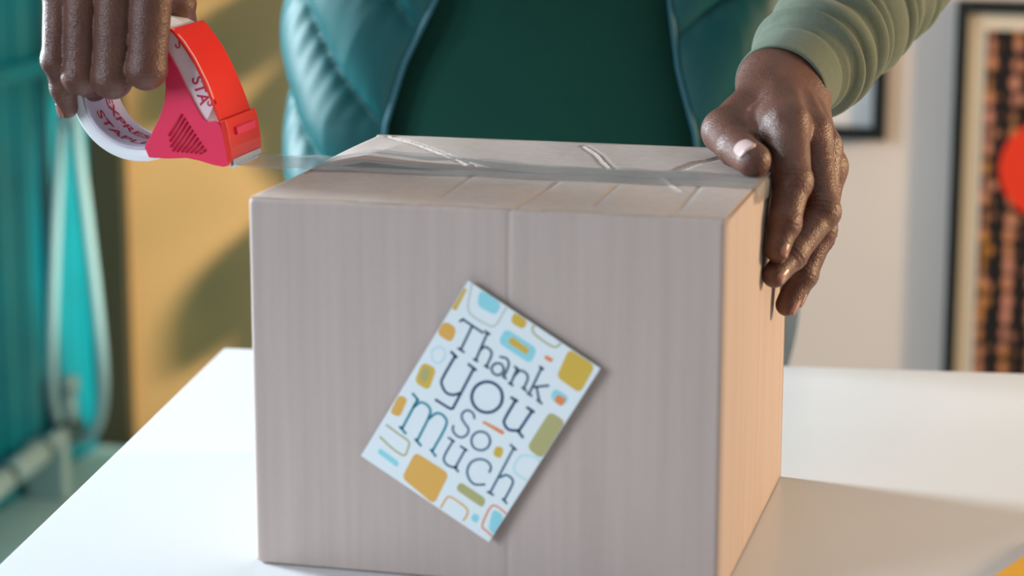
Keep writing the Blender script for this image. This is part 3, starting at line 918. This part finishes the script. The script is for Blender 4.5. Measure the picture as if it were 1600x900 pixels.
# side plates of the housing (x,z outlines at the near face)
PLATE = [(-0.2251, 0.098, 1.0322), (-0.223, 0.098, 1.0215), (-0.2224, 0.098, 1.0118), (-0.2236, 0.098, 1.002), (-0.2272, 0.098, 0.9926), (-0.232, 0.098, 0.9838), (-0.2373, 0.098, 0.9742), (-0.2346, 0.098, 0.968), (-0.2225, 0.098, 0.9677),
         (-0.2101, 0.098, 0.9686), (-0.2019, 0.098, 0.9673), (-0.1929, 0.098, 0.965), (-0.1863, 0.098, 0.9641), (-0.1826, 0.098, 0.9654), (-0.1833, 0.098, 0.9724), (-0.1855, 0.098, 0.9824), (-0.1881, 0.098, 0.9901), (-0.1914, 0.098, 0.9919), (-0.1963, 0.098, 0.9914),
         (-0.1991, 0.098, 0.9932), (-0.2034, 0.098, 1.0004), (-0.2089, 0.098, 1.0111), (-0.2143, 0.098, 1.0225), (-0.219, 0.098, 1.0309), (-0.2221, 0.098, 1.0362)]
pl2 = [(p[0], p[2]) for p in PLATE]
for y0, y1 in ((.0975, .0993), (.1487, .1505)):
    b = prism_xz(pl2, y0, y1)
    side = bm_obj('side_plate', b, M_redpl, dp)
    mv = side.modifiers.new('bevel', 'BEVEL'); mv.width = .0004; mv.segments = 2; mv.limit_method = 'ANGLE'
    if y0 < .1:
        # grip ribs on the near plate
        R0 = [(-0.2124, 0.0975, 0.9963), (-0.2211, 0.0975, 0.9811), (-0.2197, 0.0975, 0.9718), (-0.1991, 0.0975, 0.9718), (-0.1965, 0.0975, 0.9751)]
        g0 = np.array((-0.212, 0.0975, 0.9955)); g1 = np.array((-0.1974, 0.0975, 0.9742))
        h0 = np.array((-0.2211, 0.0975, 0.9819)); h1 = np.array((-0.2197, 0.0975, 0.9726)); h2 = np.array((-0.2016, 0.0975, 0.9717))
        for k in range(10):
            t = k / 9
            a = g0 * (1 - t) + g1 * t
            c = h0 + (h1 - h0) * min(t / .3, 1) if t < .3 else h1 + (h2 - h1) * (t - .3) / .7
            V, Fc = tube([a * 1, (a + c) / 2, c], .00075, 8)
            mesh_obj('grip_rib', V, Fc, M_rib, side, True)
# white printed side of the tape wound under the band
LAB = [(-0.2254, 0.1, 1.0358), (-0.2214, 0.1, 1.0313), (-0.2151, 0.1, 1.0207), (-0.2089, 0.1, 1.0085), (-0.2035, 0.1, 0.9978), (-0.1999, 0.1, 0.9921), (-0.1971, 0.1, 0.9914), (-0.1918, 0.1, 1.0029), (-0.196, 0.1, 1.0143), (-0.2034, 0.1, 1.0288), (-0.2105, 0.1, 1.0394), (-0.2177, 0.1, 1.0468), (-0.223, 0.1, 1.0459)]
lab = bm_obj('printed_side', prism_xz([(p[0], p[2]) for p in LAB], .0993, .1005), M_pinkw, dp)
for s, pxy, sz, ang in (('STA', (-0.2063, 0.0991, 1.0172), .0100, -72), ('S', (-0.1968, 0.0991, 1.0036), .008, -76), ('S', (-0.2168, 0.0991, 1.037), .008, -50)):
    V, Fc = text_mesh(s, sz)
    ca, sa = math.cos(math.radians(ang)), math.sin(math.radians(ang))
    W = [(pxy[0] + v.x * ca - v.y * sa, .0992, pxy[2] + v.x * sa + v.y * ca) for v in V]
    mesh_obj('printed_text', W, Fc, M_redink, lab)
# outer band, a curved strip from near to far
BAND = [(-0.2181, 0.098, 1.047), (-0.2149, 0.098, 1.044), (-0.209, 0.098, 1.0365), (-0.2031, 0.098, 1.0275), (-0.198, 0.098, 1.0176), (-0.1934, 0.098, 1.007), (-0.1903, 0.098, 0.9993), (-0.1873, 0.098, 0.9909)]
BP = catmull([(p[0], p[2]) for p in BAND], 6)


def band_poly(P, th):
    P = np.array(P); out = []
    for i in range(len(P)):
        t = P[min(i + 1, len(P) - 1)] - P[max(i - 1, 0)]; t /= np.linalg.norm(t)
        out.append(P[i] + np.array([-t[1], t[0]]) * -th)
    return np.vstack([P, np.array(out)[::-1]])


bo = bm_obj('band', prism_xz(band_poly(BP, .0016), .0975, .1505), M_redband, dp)
mv = bo.modifiers.new('bevel', 'BEVEL'); mv.width = .0005; mv.segments = 2; mv.limit_method = 'ANGLE'; mv.angle_limit = .9
NOSE = [(-0.1881, 0.098, 0.992), (-0.1848, 0.098, 0.9933), (-0.1829, 0.098, 0.986), (-0.1815, 0.098, 0.9756), (-0.1813, 0.098, 0.9678), (-0.1838, 0.098, 0.9665), (-0.1859, 0.098, 0.9793)]
no = bm_obj('nose', prism_xz([(p[0], p[2]) for p in NOSE], .0972, .1508), M_redband, dp)
mv = no.modifiers.new('bevel', 'BEVEL'); mv.width = .0006; mv.segments = 2; mv.limit_method = 'ANGLE'
N2 = [(-0.1857, 0.098, 0.9879), (-0.1825, 0.098, 0.9868), (-0.1818, 0.098, 0.9826), (-0.1846, 0.098, 0.9825)]
bm_obj('roller', prism_xz([(p[0] + .0012, p[2]) for p in N2], .108, .140), M_redpl, dp)
BL = [(-0.1829, 0.098, 0.9681), (-0.1809, 0.098, 0.9686), (-0.1806, 0.098, 0.9651), (-0.1822, 0.098, 0.965)]
bl = prism_xz([(p[0], p[2]) for p in BL], .0995, .1485)
blade = bm_obj('cutter_blade', bl, M_steel, dp)
for k in range(16):
    yy = .101 + k * .003
    q = (-0.1821, 0.1, 0.9647)
    mesh_obj('tooth', [(q[0] - .0008, yy - .0014, q[2]), (q[0] - .0008, yy + .0014, q[2]), (q[0] - .0008, yy, q[2] - .0022), (q[0] + .0004, yy - .0014, q[2]), (q[0] + .0004, yy + .0014, q[2]), (q[0] + .0004, yy, q[2] - .0022)],
             [(0, 1, 2), (5, 4, 3), (0, 3, 4, 1), (1, 4, 5, 2), (2, 5, 3, 0)], M_steel, blade)

# ---------------------------------------------------------------- person
PCX, PCY = -0.125, 0.69
FINGERS_L = [   # hand on the box corner: chains from knuckle to tip, (x, y, z, radius)
    [(*(0.1407, 0.197, 0.9883), .0132), (*(0.1491, 0.163, 0.9583), .0118), (*(0.147, 0.146, 0.9361), .0098), (*(0.1446, 0.136, 0.9224), .0078)],
    [(*(0.1533, 0.216, 0.9805), .0122), (*(0.165, 0.182, 0.9375), .0110), (*(0.1505, 0.155, 0.9159), .0094), (*(0.1432, 0.138, 0.9065), .0078)],
    [(*(0.1587, 0.236, 0.9682), .0112), (*(0.1606, 0.212, 0.9207), .0102), (*(0.1518, 0.197, 0.895), .0088), (*(0.1448, 0.187, 0.8782), .0074)],
    [(*(0.1616, 0.256, 0.9547), .0096), (*(0.1571, 0.243, 0.9099), .0088), (*(0.1495, 0.235, 0.8863), .0074), (*(0.1447, 0.228, 0.8735), .0064)],
]
THUMB_L = [(*(0.1175, 0.258, 0.9969), .0150), (*(0.0995, 0.212, 0.9803), .0130), (*(0.1128, 0.176, 0.9762), .0118), (*(0.1283, 0.143, 0.9741), .0108)]
WRIST_L = [np.array((0.1193, 0.285, 1.0026)), np.array((0.1339, 0.288, 0.9969))]
FORE_L = [np.array((0.1245, 0.284, 0.9975)), np.array((.185, .545, 1.075))]
FINGERS_R = [   # hand in the dispenser core, index first
    [(*(-0.2256, 0.09, 1.0803), .0130), (*(-0.2295, 0.086, 1.0234), .0122), (*(-0.2416, 0.112, 1.0208), .0105), (*(-0.2488, 0.126, 1.0308), .0085)],
    [(*(-0.2468, 0.088, 1.0823), .0132), (*(-0.2511, 0.085, 1.0175), .0122), (*(-0.2633, 0.113, 1.0129), .0105), (*(-0.268, 0.127, 1.0238), .0085)],
    [(*(-0.2687, 0.089, 1.078), .0122), (*(-0.2717, 0.085, 1.0184), .0112), (*(-0.2747, 0.11, 1.0098), .0098), (*(-0.2793, 0.125, 1.0189), .0082)],
    [(*(-0.2848, 0.091, 1.0713), .0110), (*(-0.2873, 0.086, 1.0271), .0092), (*(-0.2861, 0.092, 1.0093), .0078), (*(-0.2863, 0.096, 0.997), .0068)],
]
THUMB_R = [(*(-0.2395, 0.12, 1.1115), .0150), (*(-0.2353, 0.138, 1.0794), .0130), (*(-0.2357, 0.152, 1.0562), .0118), (*(-0.2395, 0.169, 1.0417), .0100)]
WRIST_R = [np.array((-0.2766, 0.118, 1.1436)), np.array((-0.2558, 0.122, 1.1449))]
FORE_R = [np.array((-0.2661, 0.12, 1.1444)), np.array((-.43, .44, 1.215))]


def hand_sdf(fingers, thumb, wrist, fore, dors, wr_amp=.00032, ridges=(), folds=()):
    dors = np.asarray(dors, float)

    def f(P):
        w = [np.asarray(a) for a in wrist]
        mc = [np.array(c[0][:3]) for c in fingers]
        palm = cone_sdf(P, w[0], w[1], .0185, .0175)
        for i, c in enumerate(fingers):
            t = i / 3
            base = w[0] * (1 - t) + w[1] * t
            palm = smin(palm, cone_sdf(P, base, mc[i] - dors * .002, .0165, c[0][3] * 1.06), .010)
        palm = smin(palm, cone_sdf(P, mc[0] - dors * .004, mc[3] - dors * .004, .010, .009), .008)
        # thumb base (thenar)
        palm = smin(palm, cone_sdf(P, w[0], thumb[0][:3], .016, .0150), .012)
        palm = smin(palm, cone_sdf(P, thumb[0][:3], thumb[1][:3], thumb[0][3], thumb[1][3]), .008)
        web = cone_sdf(P, np.array(thumb[1][:3]) * .6 + np.array(thumb[0][:3]) * .4, mc[0] - dors * .006, .0075, .0085)
        palm = smin(palm, web, .009)
        palm = smin(palm, cone_sdf(P, (np.array(thumb[1][:3]) + np.array(thumb[2][:3])) / 2 - dors * .004, np.array(fingers[0][0][:3]) * .8 + np.array(fingers[0][1][:3]) * .2 - dors * .007, .0065, .0075), .006)
        palm = smin(palm, cone_sdf(P, fore[0], fore[0] * .8 + fore[1] * .2, .0225, .0265), .018)
        # tendons on the back
        for i, c in enumerate(fingers[:3]):
            t = i / 3
            a = (w[0] * (1 - t) + w[1] * t) * .45 + mc[i] * .55 + dors * .0125
            palm = smin(palm, cone_sdf(P, a, mc[i] + dors * (c[0][3] - .0032), .0018, .0032), .006)
        for a, b, rr in ridges:              # tendons and veins that show under the skin
            palm = smin(palm, cone_sdf(P, a, b, rr, rr * .8), .0035)
        for a, b, rr in folds:               # deep creases at the thumb web
            palm = -smin(-palm, cone_sdf(P, a, b, rr, rr * .6), .0030)
        tot = palm
        for c in fingers + [thumb[1:]]:
            fd = None
            for i in range(len(c) - 1):
                s = cone_sdf(P, c[i][:3], c[i + 1][:3], c[i][3] * (.94 if i else 1), c[i + 1][3] * .98)
                fd = s if fd is None else smin(fd, s, .003)
            for i in range(1, len(c) - 1):       # knuckle bulges
                q = P - np.array(c[i][:3]) - dors * .0012
                fd = smin(fd, np.sqrt((q * q).sum(1)) - c[i][3] * .97, .003)
            # skin folds over the joints
            for i in range(1, len(c) - 1):
                ax = np.array(c[i + 1][:3]) - np.array(c[i - 1][:3]); ax /= np.linalg.norm(ax)
                s = (P - np.array(c[i][:3])) @ ax
                near = np.exp(-(s / .0065) ** 2)
                fd = fd + wr_amp * near * np.cos(2 * PI * s / .0031)
            tot = np.minimum(tot, smin(palm, fd, .0055)) if c is not fingers[-1] else np.minimum(tot, smin(palm, fd, .0055))
        return tot
    return f


def bounds(fingers, thumb, wrist, fore, pad=.03):
    pts = [p[:3] for c in fingers + [thumb] for p in c] + list(wrist) + [fore[0] * .8 + fore[1] * .2]
    a = np.array(pts)
    return a.min(0) - pad, a.max(0) + pad


HL = hand_sdf(FINGERS_L, THUMB_L, WRIST_L, FORE_L, (.62, -.28, .73), .00032,
              ridges=(((.1152, .2095, .9893), (.1212, .1905, .9832), .0030), ((.1235, .2215, .9995), (.1166, .2145, .9935), .0022),
                      ((.1290, .2230, 1.0010), (.1372, .1860, .9935), .0022)),
              folds=(((.1015, .1985, .9920), (.1140, .1855, .9886), .0034), ((.1035, .1930, .9905), (.1090, .1885, .9905), .0014)))
HR = hand_sdf(FINGERS_R, THUMB_R, WRIST_R, FORE_R, (-.08, -.95, .1), .00016)
bV, bQ = [], []


def add_body(V, Q):
    o = sum(len(v) for v in bV)
    bV.append(V); bQ.append(Q + o)


for H, args in ((HL, (FINGERS_L, THUMB_L, WRIST_L, FORE_L)), (HR, (FINGERS_R, THUMB_R, WRIST_R, FORE_R))):
    lo, hi = bounds(*args)
    V, Q = surface_net(H, lo, hi, .0010)
    V = relax(V, Q, 2, .4)
    add_body(V, Q)

SHL = np.array((.045, .665, 1.335)); SHR = np.array((-.295, .665, 1.335))


def body_sdf(P):
    d = ell_sdf(P, (PCX, PCY, .98), (.135, .085, .20))
    d = smin(d, ell_sdf(P, (PCX, PCY, 1.22), (.15, .09, .19)), .06)
    d = smin(d, cone_sdf(P, SHL, SHR, .034, .034), .03)
    for s, sh, fo in ((1, SHL, FORE_L), (-1, SHR, FORE_R)):
        d = smin(d, cone_sdf(P, sh, fo[1], .035, .032), .015)
        d = smin(d, cone_sdf(P, fo[1], fo[1] * .18 + fo[0] * .82, .033, .0225), .012)
        hip = np.array((PCX + s * .075, PCY + .02, .86)); kn = np.array((PCX + s * .085, PCY - .01, .48)); an = np.array((PCX + s * .09, PCY + .03, .08))
        d = smin(d, cone_sdf(P, hip, kn, .075, .050), .03)
        d = smin(d, cone_sdf(P, kn, an, .050, .033), .015)
        d = smin(d, cone_sdf(P, an - np.array((0, 0, .035)), an + np.array((0, -.15, -.050)), .032, .026), .02)
    d = smin(d, cone_sdf(P, (PCX, PCY - .01, 1.33), (PCX, PCY - .035, 1.46), .055, .052), .03)
    hd = ell_sdf(P, (PCX, PCY - .05, 1.56), (.073, .092, .105))
    hd = smin(hd, ell_sdf(P, (PCX, PCY - .085, 1.505), (.050, .058, .062)), .03)
    hd = smin(hd, cone_sdf(P, (PCX, PCY - .143, 1.565), (PCX, PCY - .160, 1.528), .007, .012), .010)
    for s in (1, -1):
        hd = smin(hd, ell_sdf(P, (PCX + s * .076, PCY - .045, 1.545), (.010, .018, .030)), .006)
        e = P - np.array((PCX + s * .031, PCY - .133, 1.562))
        hd = smin(hd, np.sqrt((e * e).sum(1)) - .0115, .006)
    hd = smin(hd, cone_sdf(P, (PCX - .02, PCY - .142, 1.500), (PCX + .02, PCY - .142, 1.500), .006, .006), .006)
    return smin(d, hd, .015)


V, Q = surface_net(body_sdf, (-.56, .40, .0), (.30, .90, 1.72), .006)
V = relax(V, Q, 2, .4)
add_body(V, Q)
person = mesh_obj('person', np.vstack(bV), np.vstack(bQ), M_skin, None, True)
tag(person, 'person in a green puffer vest and sweater taping the cardboard box', 'person')


def nail(c_prev, c_tip, up, rad, ln, wd, back=0.0, m=M_nail):
    """curved nail plate on the upper side of a fingertip"""
    a = np.array(c_tip[:3]); ax = a - np.array(c_prev[:3]); ax /= np.linalg.norm(ax)
    up = np.array(up, float); up -= ax * (up @ ax); up /= np.linalg.norm(up)
    sd = np.cross(ax, up)
    V, Fc = [], []
    nu, nv = 9, 9
    for lvl in (0.0003, -.0012):
        for i in range(nu):
            for j in range(nv):
                u = -1 + 2 * i / (nu - 1); v = -1 + 2 * j / (nv - 1)
                # square to superellipse
                uu = u * math.sqrt(1 - .35 * v * v); vv = v * math.sqrt(1 - .35 * u * u)
                al = vv * wd / 2 / rad
                rr = rad + lvl - .0010 * max(0, uu) ** 2 * .8 - .0004 * vv * vv
                V.append(a + ax * (uu * ln / 2 + back) + rr * (math.cos(al) * up + math.sin(al) * sd))
    n = nu * nv
    I = np.arange(n).reshape(nu, nv)
    q = np.stack([I[:-1, :-1], I[1:, :-1], I[1:, 1:], I[:-1, 1:]], -1).reshape(-1, 4)
    rim = np.concatenate([I[:-1, 0], I[-1, :-1], I[1:, -1][::-1], I[0, 1:][::-1]]); r2 = np.roll(rim, -1)
    Fc = np.vstack([q, q[:, ::-1] + n, np.stack([rim, rim + n, r2 + n, r2], 1)])
    o = mesh_obj('fingernail', V, Fc, m, person, True)
    b = bmesh.new(); b.from_mesh(o.data); bmesh.ops.recalc_face_normals(b, faces=b.faces[:]); b.to_mesh(o.data); b.free()


nail(THUMB_L[2], THUMB_L[3], (-.12, -.80, .55), .0106, .0175, .0160, -.002, m=M_thumbnail)
nail(FINGERS_L[0][2], FINGERS_L[0][3], (.75, -.45, .1), .0076, .011, .0095)
nail(FINGERS_L[1][2], FINGERS_L[1][3], (.75, -.35, .1), .0076, .011, .0095)
nail(FINGERS_L[2][2], FINGERS_L[2][3], (.85, -.2, .1), .0072, .011, .0090)
nail(FINGERS_L[3][2], FINGERS_L[3][3], (.85, -.1, .1), .0062, .009, .0078)
nail(FINGERS_R[3][2], FINGERS_R[3][3], (-.55, -.8, .1), .0066, .010, .0085)
nail(THUMB_R[2], THUMB_R[3], (.6, .7, .2), .0093, .0135, .0125)


# hair cap
def hair_sdf(P):
    d = ell_sdf(P, (PCX, PCY - .046, 1.572), (.078, .096, .106))
    cut = 1.585 - .55 * np.clip((P[:, 1] - (PCY - .10)) / .1, 0, 1) * .12 - P[:, 2]
    return np.maximum(d, cut)


V, Q = surface_net(hair_sdf, (PCX - .1, PCY - .17, 1.46), (PCX + .1, PCY + .08, 1.70), .005)
mesh_obj('hair', V, Q, M_hair, person, True)


# sweater torso (open bottom tube), following an ellipse
def torso_pt(th, z, a, b):
    s, c = np.sin(th), np.cos(th)
    e = .82
    return np.stack([PCX + a * np.sign(s) * np.abs(s) ** e, PCY - b * np.sign(c) * np.abs(c) ** e, z + 0 * th], -1)


def torso_a(z):
    return np.interp(z, [.74, .84, 1.0, 1.2, 1.32, 1.40, 1.44], [.172, .172, .168, .185, .19, .11, .062])


def torso_b(z):
    return np.interp(z, [.74, .84, 1.0, 1.2, 1.32, 1.40, 1.44], [.105, .108, .112, .115, .10, .075, .060])


nz, nt = 70, 120
Z = np.linspace(.76, 1.44, nz); T = np.linspace(0, 2 * PI, nt, endpoint=False)
zz, tt = np.meshgrid(Z, T, indexing='ij')
P = torso_pt(tt, zz, torso_a(zz), torso_b(zz))
P[..., 1] += .003 * np.sin(zz * 40 + tt * 3) * np.cos(tt * 2)
I = np.arange(nz * nt).reshape(nz, nt)
q = np.stack([I[:-1], np.roll(I, -1, 1)[:-1], np.roll(I, -1, 1)[1:], I[1:]], -1).reshape(-1, 4)
sw = mesh_obj('sweater', P.reshape(-1, 3), q, M_sweater, person, True)


# sleeves
def sleeve(fore, sh, cuff_t, r_cuff, folds):
    path = [fore[0] * (1 - cuff_t) + fore[1] * cuff_t, fore[1], sh]
    A = path[0]; E = path[1]; D = path[2]
    pts = []
    nA = 110
    for t in np.linspace(0, 1, nA):
        pts.append(A + (E - A) * t)
    corner = len(pts) - 1
    for t in np.linspace(0, 1, 60)[1:]:
        pts.append(E + (D - E) * t)
    for t in np.linspace(0, 1, 30)[1:]:
        pts.append(D + (np.array((PCX, PCY, 1.36)) - D) * t * .7)
    pts = np.array(pts)
    # round the elbow
    for _ in range(60):
        pts[1:-1] = .5 * pts[1:-1] + .25 * (pts[:-2] + pts[2:])
    s = np.concatenate([[0], np.cumsum(np.linalg.norm(np.diff(pts, axis=0), axis=1))])
    n = 72
    V = []
    up = None
    rings = []
    for i in range(len(pts)):
        t = pts[min(i + 1, len(pts) - 1)] - pts[max(i - 1, 0)]; t /= np.linalg.norm(t)
        if up is None:
            up = np.array([0, 0, 1.0]) - t * t[2]; up /= np.linalg.norm(up)
        up = up - t * (up @ t); up /= np.linalg.norm(up)
        w = np.cross(t, up)
        th = np.linspace(0, 2 * PI, n, endpoint=False)
        si = s[i]
        base = r_cuff + .010 * np.clip((si - .03) / .2, 0, 1) + .014 * np.clip((si - .38) / .16, 0, 1)
        r = np.full(n, base)
        if si > .034:
            k = np.clip((si - .034) / .012, 0, 1) * np.clip((s[-1] - si) / .1, 0, 1)
            ph = (si + .004 * np.sin(si * 130)) / .0195 * 2 * PI + 1.3 * np.sin(th + .6) + .5 * np.sin(2 * th + si * 30)
            wv = np.abs(np.sin(ph / 2)) ** .8
            r = r + folds * k * (.0058 * wv - .0018) * (.8 + .4 * np.sin(th + si * 37) * np.sin(si * 55 + 1)) + .003 * k
        elif si > .030:
            r = r - .0013
        rings.append(pts[i] + r[:, None] * (np.cos(th)[:, None] * up + np.sin(th)[:, None] * w))
    # turned-in cuff
    c0 = rings[0]; ctr = pts[0]; t0 = pts[1] - pts[0]; t0 /= np.linalg.norm(t0)
    inner = [ctr + (c0 - ctr) * .93 - t0 * .0004, ctr + (c0 - ctr) * .90 + t0 * .002, ctr + (c0 - ctr) * .88 + t0 * .03]
    lipped = [ctr + (c0 - ctr) * .985 - t0 * .0012]
    R = inner[::-1] + lipped + rings
    V = np.vstack(R)
    I = np.arange(len(R) * n).reshape(len(R), n)
    q = np.stack([I[:-1], np.roll(I, -1, 1)[:-1], np.roll(I, -1, 1)[1:], I[1:]], -1).reshape(-1, 4)
    return V, q


V, q = sleeve(FORE_L, SHL, .0, .0315, 1.6)
mesh_obj('sleeve', V, q, M_sleeve, sw, True)
V, q = sleeve(FORE_R, SHR, .16, .0315, 1.0)
mesh_obj('sleeve', V, q, M_sleeve, sw, True)

# puffer vest: two quilted front panels and a back
ZV = np.linspace(.80, 1.38, 230)


def zip_l(z): return np.interp(z, [.80, .92, .97, 1.023, 1.2, 1.38], [-.118, -.105, -.088, -.060, -.05, -.03])
def zip_r(z): return np.interp(z, [.80, .92, .97, 1.023, 1.2, 1.38], [.158, .142, .129, .122, .11, .05])


def vest_panel(side):
    # side -1: panel at image left; +1: image right
    nu = 170
    out = []
    for z in ZV:
        a = float(np.interp(z, [.80, .95, 1.1, 1.25, 1.33, 1.38], [.204, .203, .197, .198, .20, .13]))
        b = float(np.interp(z, [.80, .95, 1.1, 1.25, 1.33, 1.38], [.121, .124, .126, .126, .115, .095]))
        xz = (zip_l(z) if side < 0 else zip_r(z))
        s = np.clip(xz / a, -.98, .98)
        th0 = math.asin(np.sign(s) * abs(s) ** (1 / .82))
        th1 = side * 2.5
        u = np.linspace(0, 1, nu)
        th = th0 + (th1 - th0) * u
        P = torso_pt(th, np.full(nu, z), a, b)
        arc = np.concatenate([[0], np.cumsum(np.linalg.norm(np.diff(P, axis=0), axis=1))])
        # quilting: seams fall outward from the zip
        q = (z - .918 - (.78 if side < 0 else .75) * arc * np.clip(1.25 - arc * 2.0, .3, 1)) / .078
        fr = q - np.floor(q)
        dist = np.minimum(fr, 1 - fr) * .078
        puff = .019 * (np.clip(1 - ((fr - .5) / .5) ** 2, 0, 1)) ** .55
        below = np.exp(-(1 - fr) * .078 / .012) * np.clip((1 - fr) * .078 / .003, 0, 1)
        above = np.exp(-fr * .078 / .007) * np.clip(fr * .078 / .003, 0, 1)
        wr = .0010 * np.sin(arc * 2 * PI / .016 + np.sin(z * 60) + np.floor(q) * 2) * (below + .6 * above)
        wr += .0012 * np.sin(arc * 45 + z * 22 + np.floor(q) * 1.3) * np.clip(dist / .02, 0, 1)
        edge = np.clip(arc / .045, 0, 1) ** .6
        r = (puff + wr) * edge + .002
        nrm = np.stack([np.sin(th) / a, -np.cos(th) / b, 0 * th], -1)
        nrm /= np.linalg.norm(nrm, axis=1, keepdims=True)
        out.append(P + nrm * r[:, None])
    G = np.array(out)
    return G


def grid_obj(name, G, m, parent, flip):
    nz, nu = G.shape[:2]
    I = np.arange(nz * nu).reshape(nz, nu)
    q = np.stack([I[:-1, :-1], I[:-1, 1:], I[1:, 1:], I[1:, :-1]], -1).reshape(-1, 4)
    if flip: q = q[:, ::-1]
    return mesh_obj(name, G.reshape(-1, 3), q, m, parent, True)


GL = vest_panel(-1); GR = vest_panel(1)
gv = np.concatenate([GL[:, ::-1], ], 1)
# one vest mesh: left panel, right panel and back strip
nz = len(ZV)
back = []
for i, z in enumerate(ZV):
    a, b = GL[i, -1], GR[i, -1]
    t = np.linspace(0, 1, 60)[:, None]
    mid = a * (1 - t) + b * t
    mid[:, 1] += .055 * np.sin(PI * t[:, 0]) + .006 * np.abs(np.sin(z / .066 * PI)) * np.sin(PI * t[:, 0])
    back.append(mid)
GB = np.array(back)
full = np.concatenate([GL, GB[:, 1:-1], GR[:, ::-1]], 1)
vest = grid_obj('puffer_vest', full, M_vest, person, True)
sv = vest.modifiers.new('thickness', 'SOLIDIFY'); sv.thickness = .004; sv.offset = -1
for G in (GL, GR):
    line = G[:, 0] + np.array((0, -.0012, 0))
    V, Fc = tube(line[::4], .0024, 8)
    mesh_obj('zip_tape', V, Fc, M_zip, vest, True)


# trousers
def trouser_sdf(P):
    d = ell_sdf(P, (PCX, PCY + .01, .76), (.205, .118, .15))
    for s in (1, -1):
        hip = np.array((PCX + s * .080, PCY + .02, .80)); kn = np.array((PCX + s * .093, PCY - .01, .48)); an = np.array((PCX + s * .095, PCY + .03, .10))
        d = smin(d, cone_sdf(P, hip, kn, .120, .076), .04)
        d = smin(d, cone_sdf(P, kn, an, .073, .062), .02)
    return d


V, Q = surface_net(trouser_sdf, (PCX - .24, PCY - .16, .02), (PCX + .24, PCY + .18, .98), .006)
mesh_obj('trousers', relax(V, Q, 2), Q, M_jeans, person, True)


def shoe_sdf(s):
    def f(P):
        x = PCX + s * .092
        d = cone_sdf(P, (x, PCY + .035, .045), (x, PCY - .14, .038), .044, .036)
        d = smin(d, cone_sdf(P, (x, PCY + .03, .05), (x, PCY + .03, .10), .042, .040), .02)
        return np.maximum(d, .002 - P[:, 2])
    return f


for s in (1, -1):
    V, Q = surface_net(shoe_sdf(s), (PCX + s * .092 - .07, PCY - .21, -.01), (PCX + s * .092 + .07, PCY + .11, .17), .006)
    mesh_obj('shoe', relax(V, Q, 1), Q, M_black, person, True)

# unseen potted plant, added behind the person to shade the tan wall
plant = empty('shade_plant', (-.40, 1.69, 0), 'unseen potted plant added to cast leaf shade on the tan wall', 'plant')
V, Fc = [], []
prof = [(.0, .0), (.07, .0), (.088, .25), (.095, .25), (.095, .28), (.082, .28), (.076, .24), (0, .24)]
for i in range(32):
    for r_, z_ in prof:
        V.append((-.40 + r_ * math.cos(2 * PI * i / 32), 1.69 + r_ * math.sin(2 * PI * i / 32), z_ + .001))
k = len(prof)
for i in range(32):
    for j in range(k - 1):
        Fc.append((i * k + j, ((i + 1) % 32) * k + j, ((i + 1) % 32) * k + j + 1, i * k + j + 1))
mesh_obj('pot', V, Fc, M_pot, plant, True)
V, Fc = tube(catmull([(-.40, 1.69, .24), (-.395, 1.695, .6), (-.405, 1.69, .95), (-.40, 1.69, 1.15)], 8), .007, 8)
mesh_obj('stem', V, Fc, M_leaf, plant, True)
LV, LF = [], []
for i in range(9):
    t = i / 8
    w_ = .055 * math.sin(PI * t) ** .7 + .0008
    LV += [(t * .19, -w_, -.03 * t * t - .006), (t * .19, 0, -.03 * t * t), (t * .19, w_, -.03 * t * t - .006)]
for i in range(8):
    for q_ in (0, 1):
        LF.append((3 * i + q_, 3 * i + 3 + q_, 3 * i + 4 + q_, 3 * i + 1 + q_))
lm = bpy.data.meshes.new('leaf'); lm.from_pydata(LV, [], LF); lm.materials.append(M_leaf)
for i in range(44):
    o = bpy.data.objects.new('leaf', lm); COL.objects.link(o); o.parent = plant
    az = i * 2.399
    h_ = .36 + .0185 * i
    o.location = (.012 * math.cos(az), .012 * math.sin(az), h_)
    sc_ = .62 if math.sin(az) > .2 else .85
    o.scale = (sc_, sc_, sc_)
    o.rotation_euler = (random.uniform(-.4, .4), random.uniform(.75, 1.35), az)
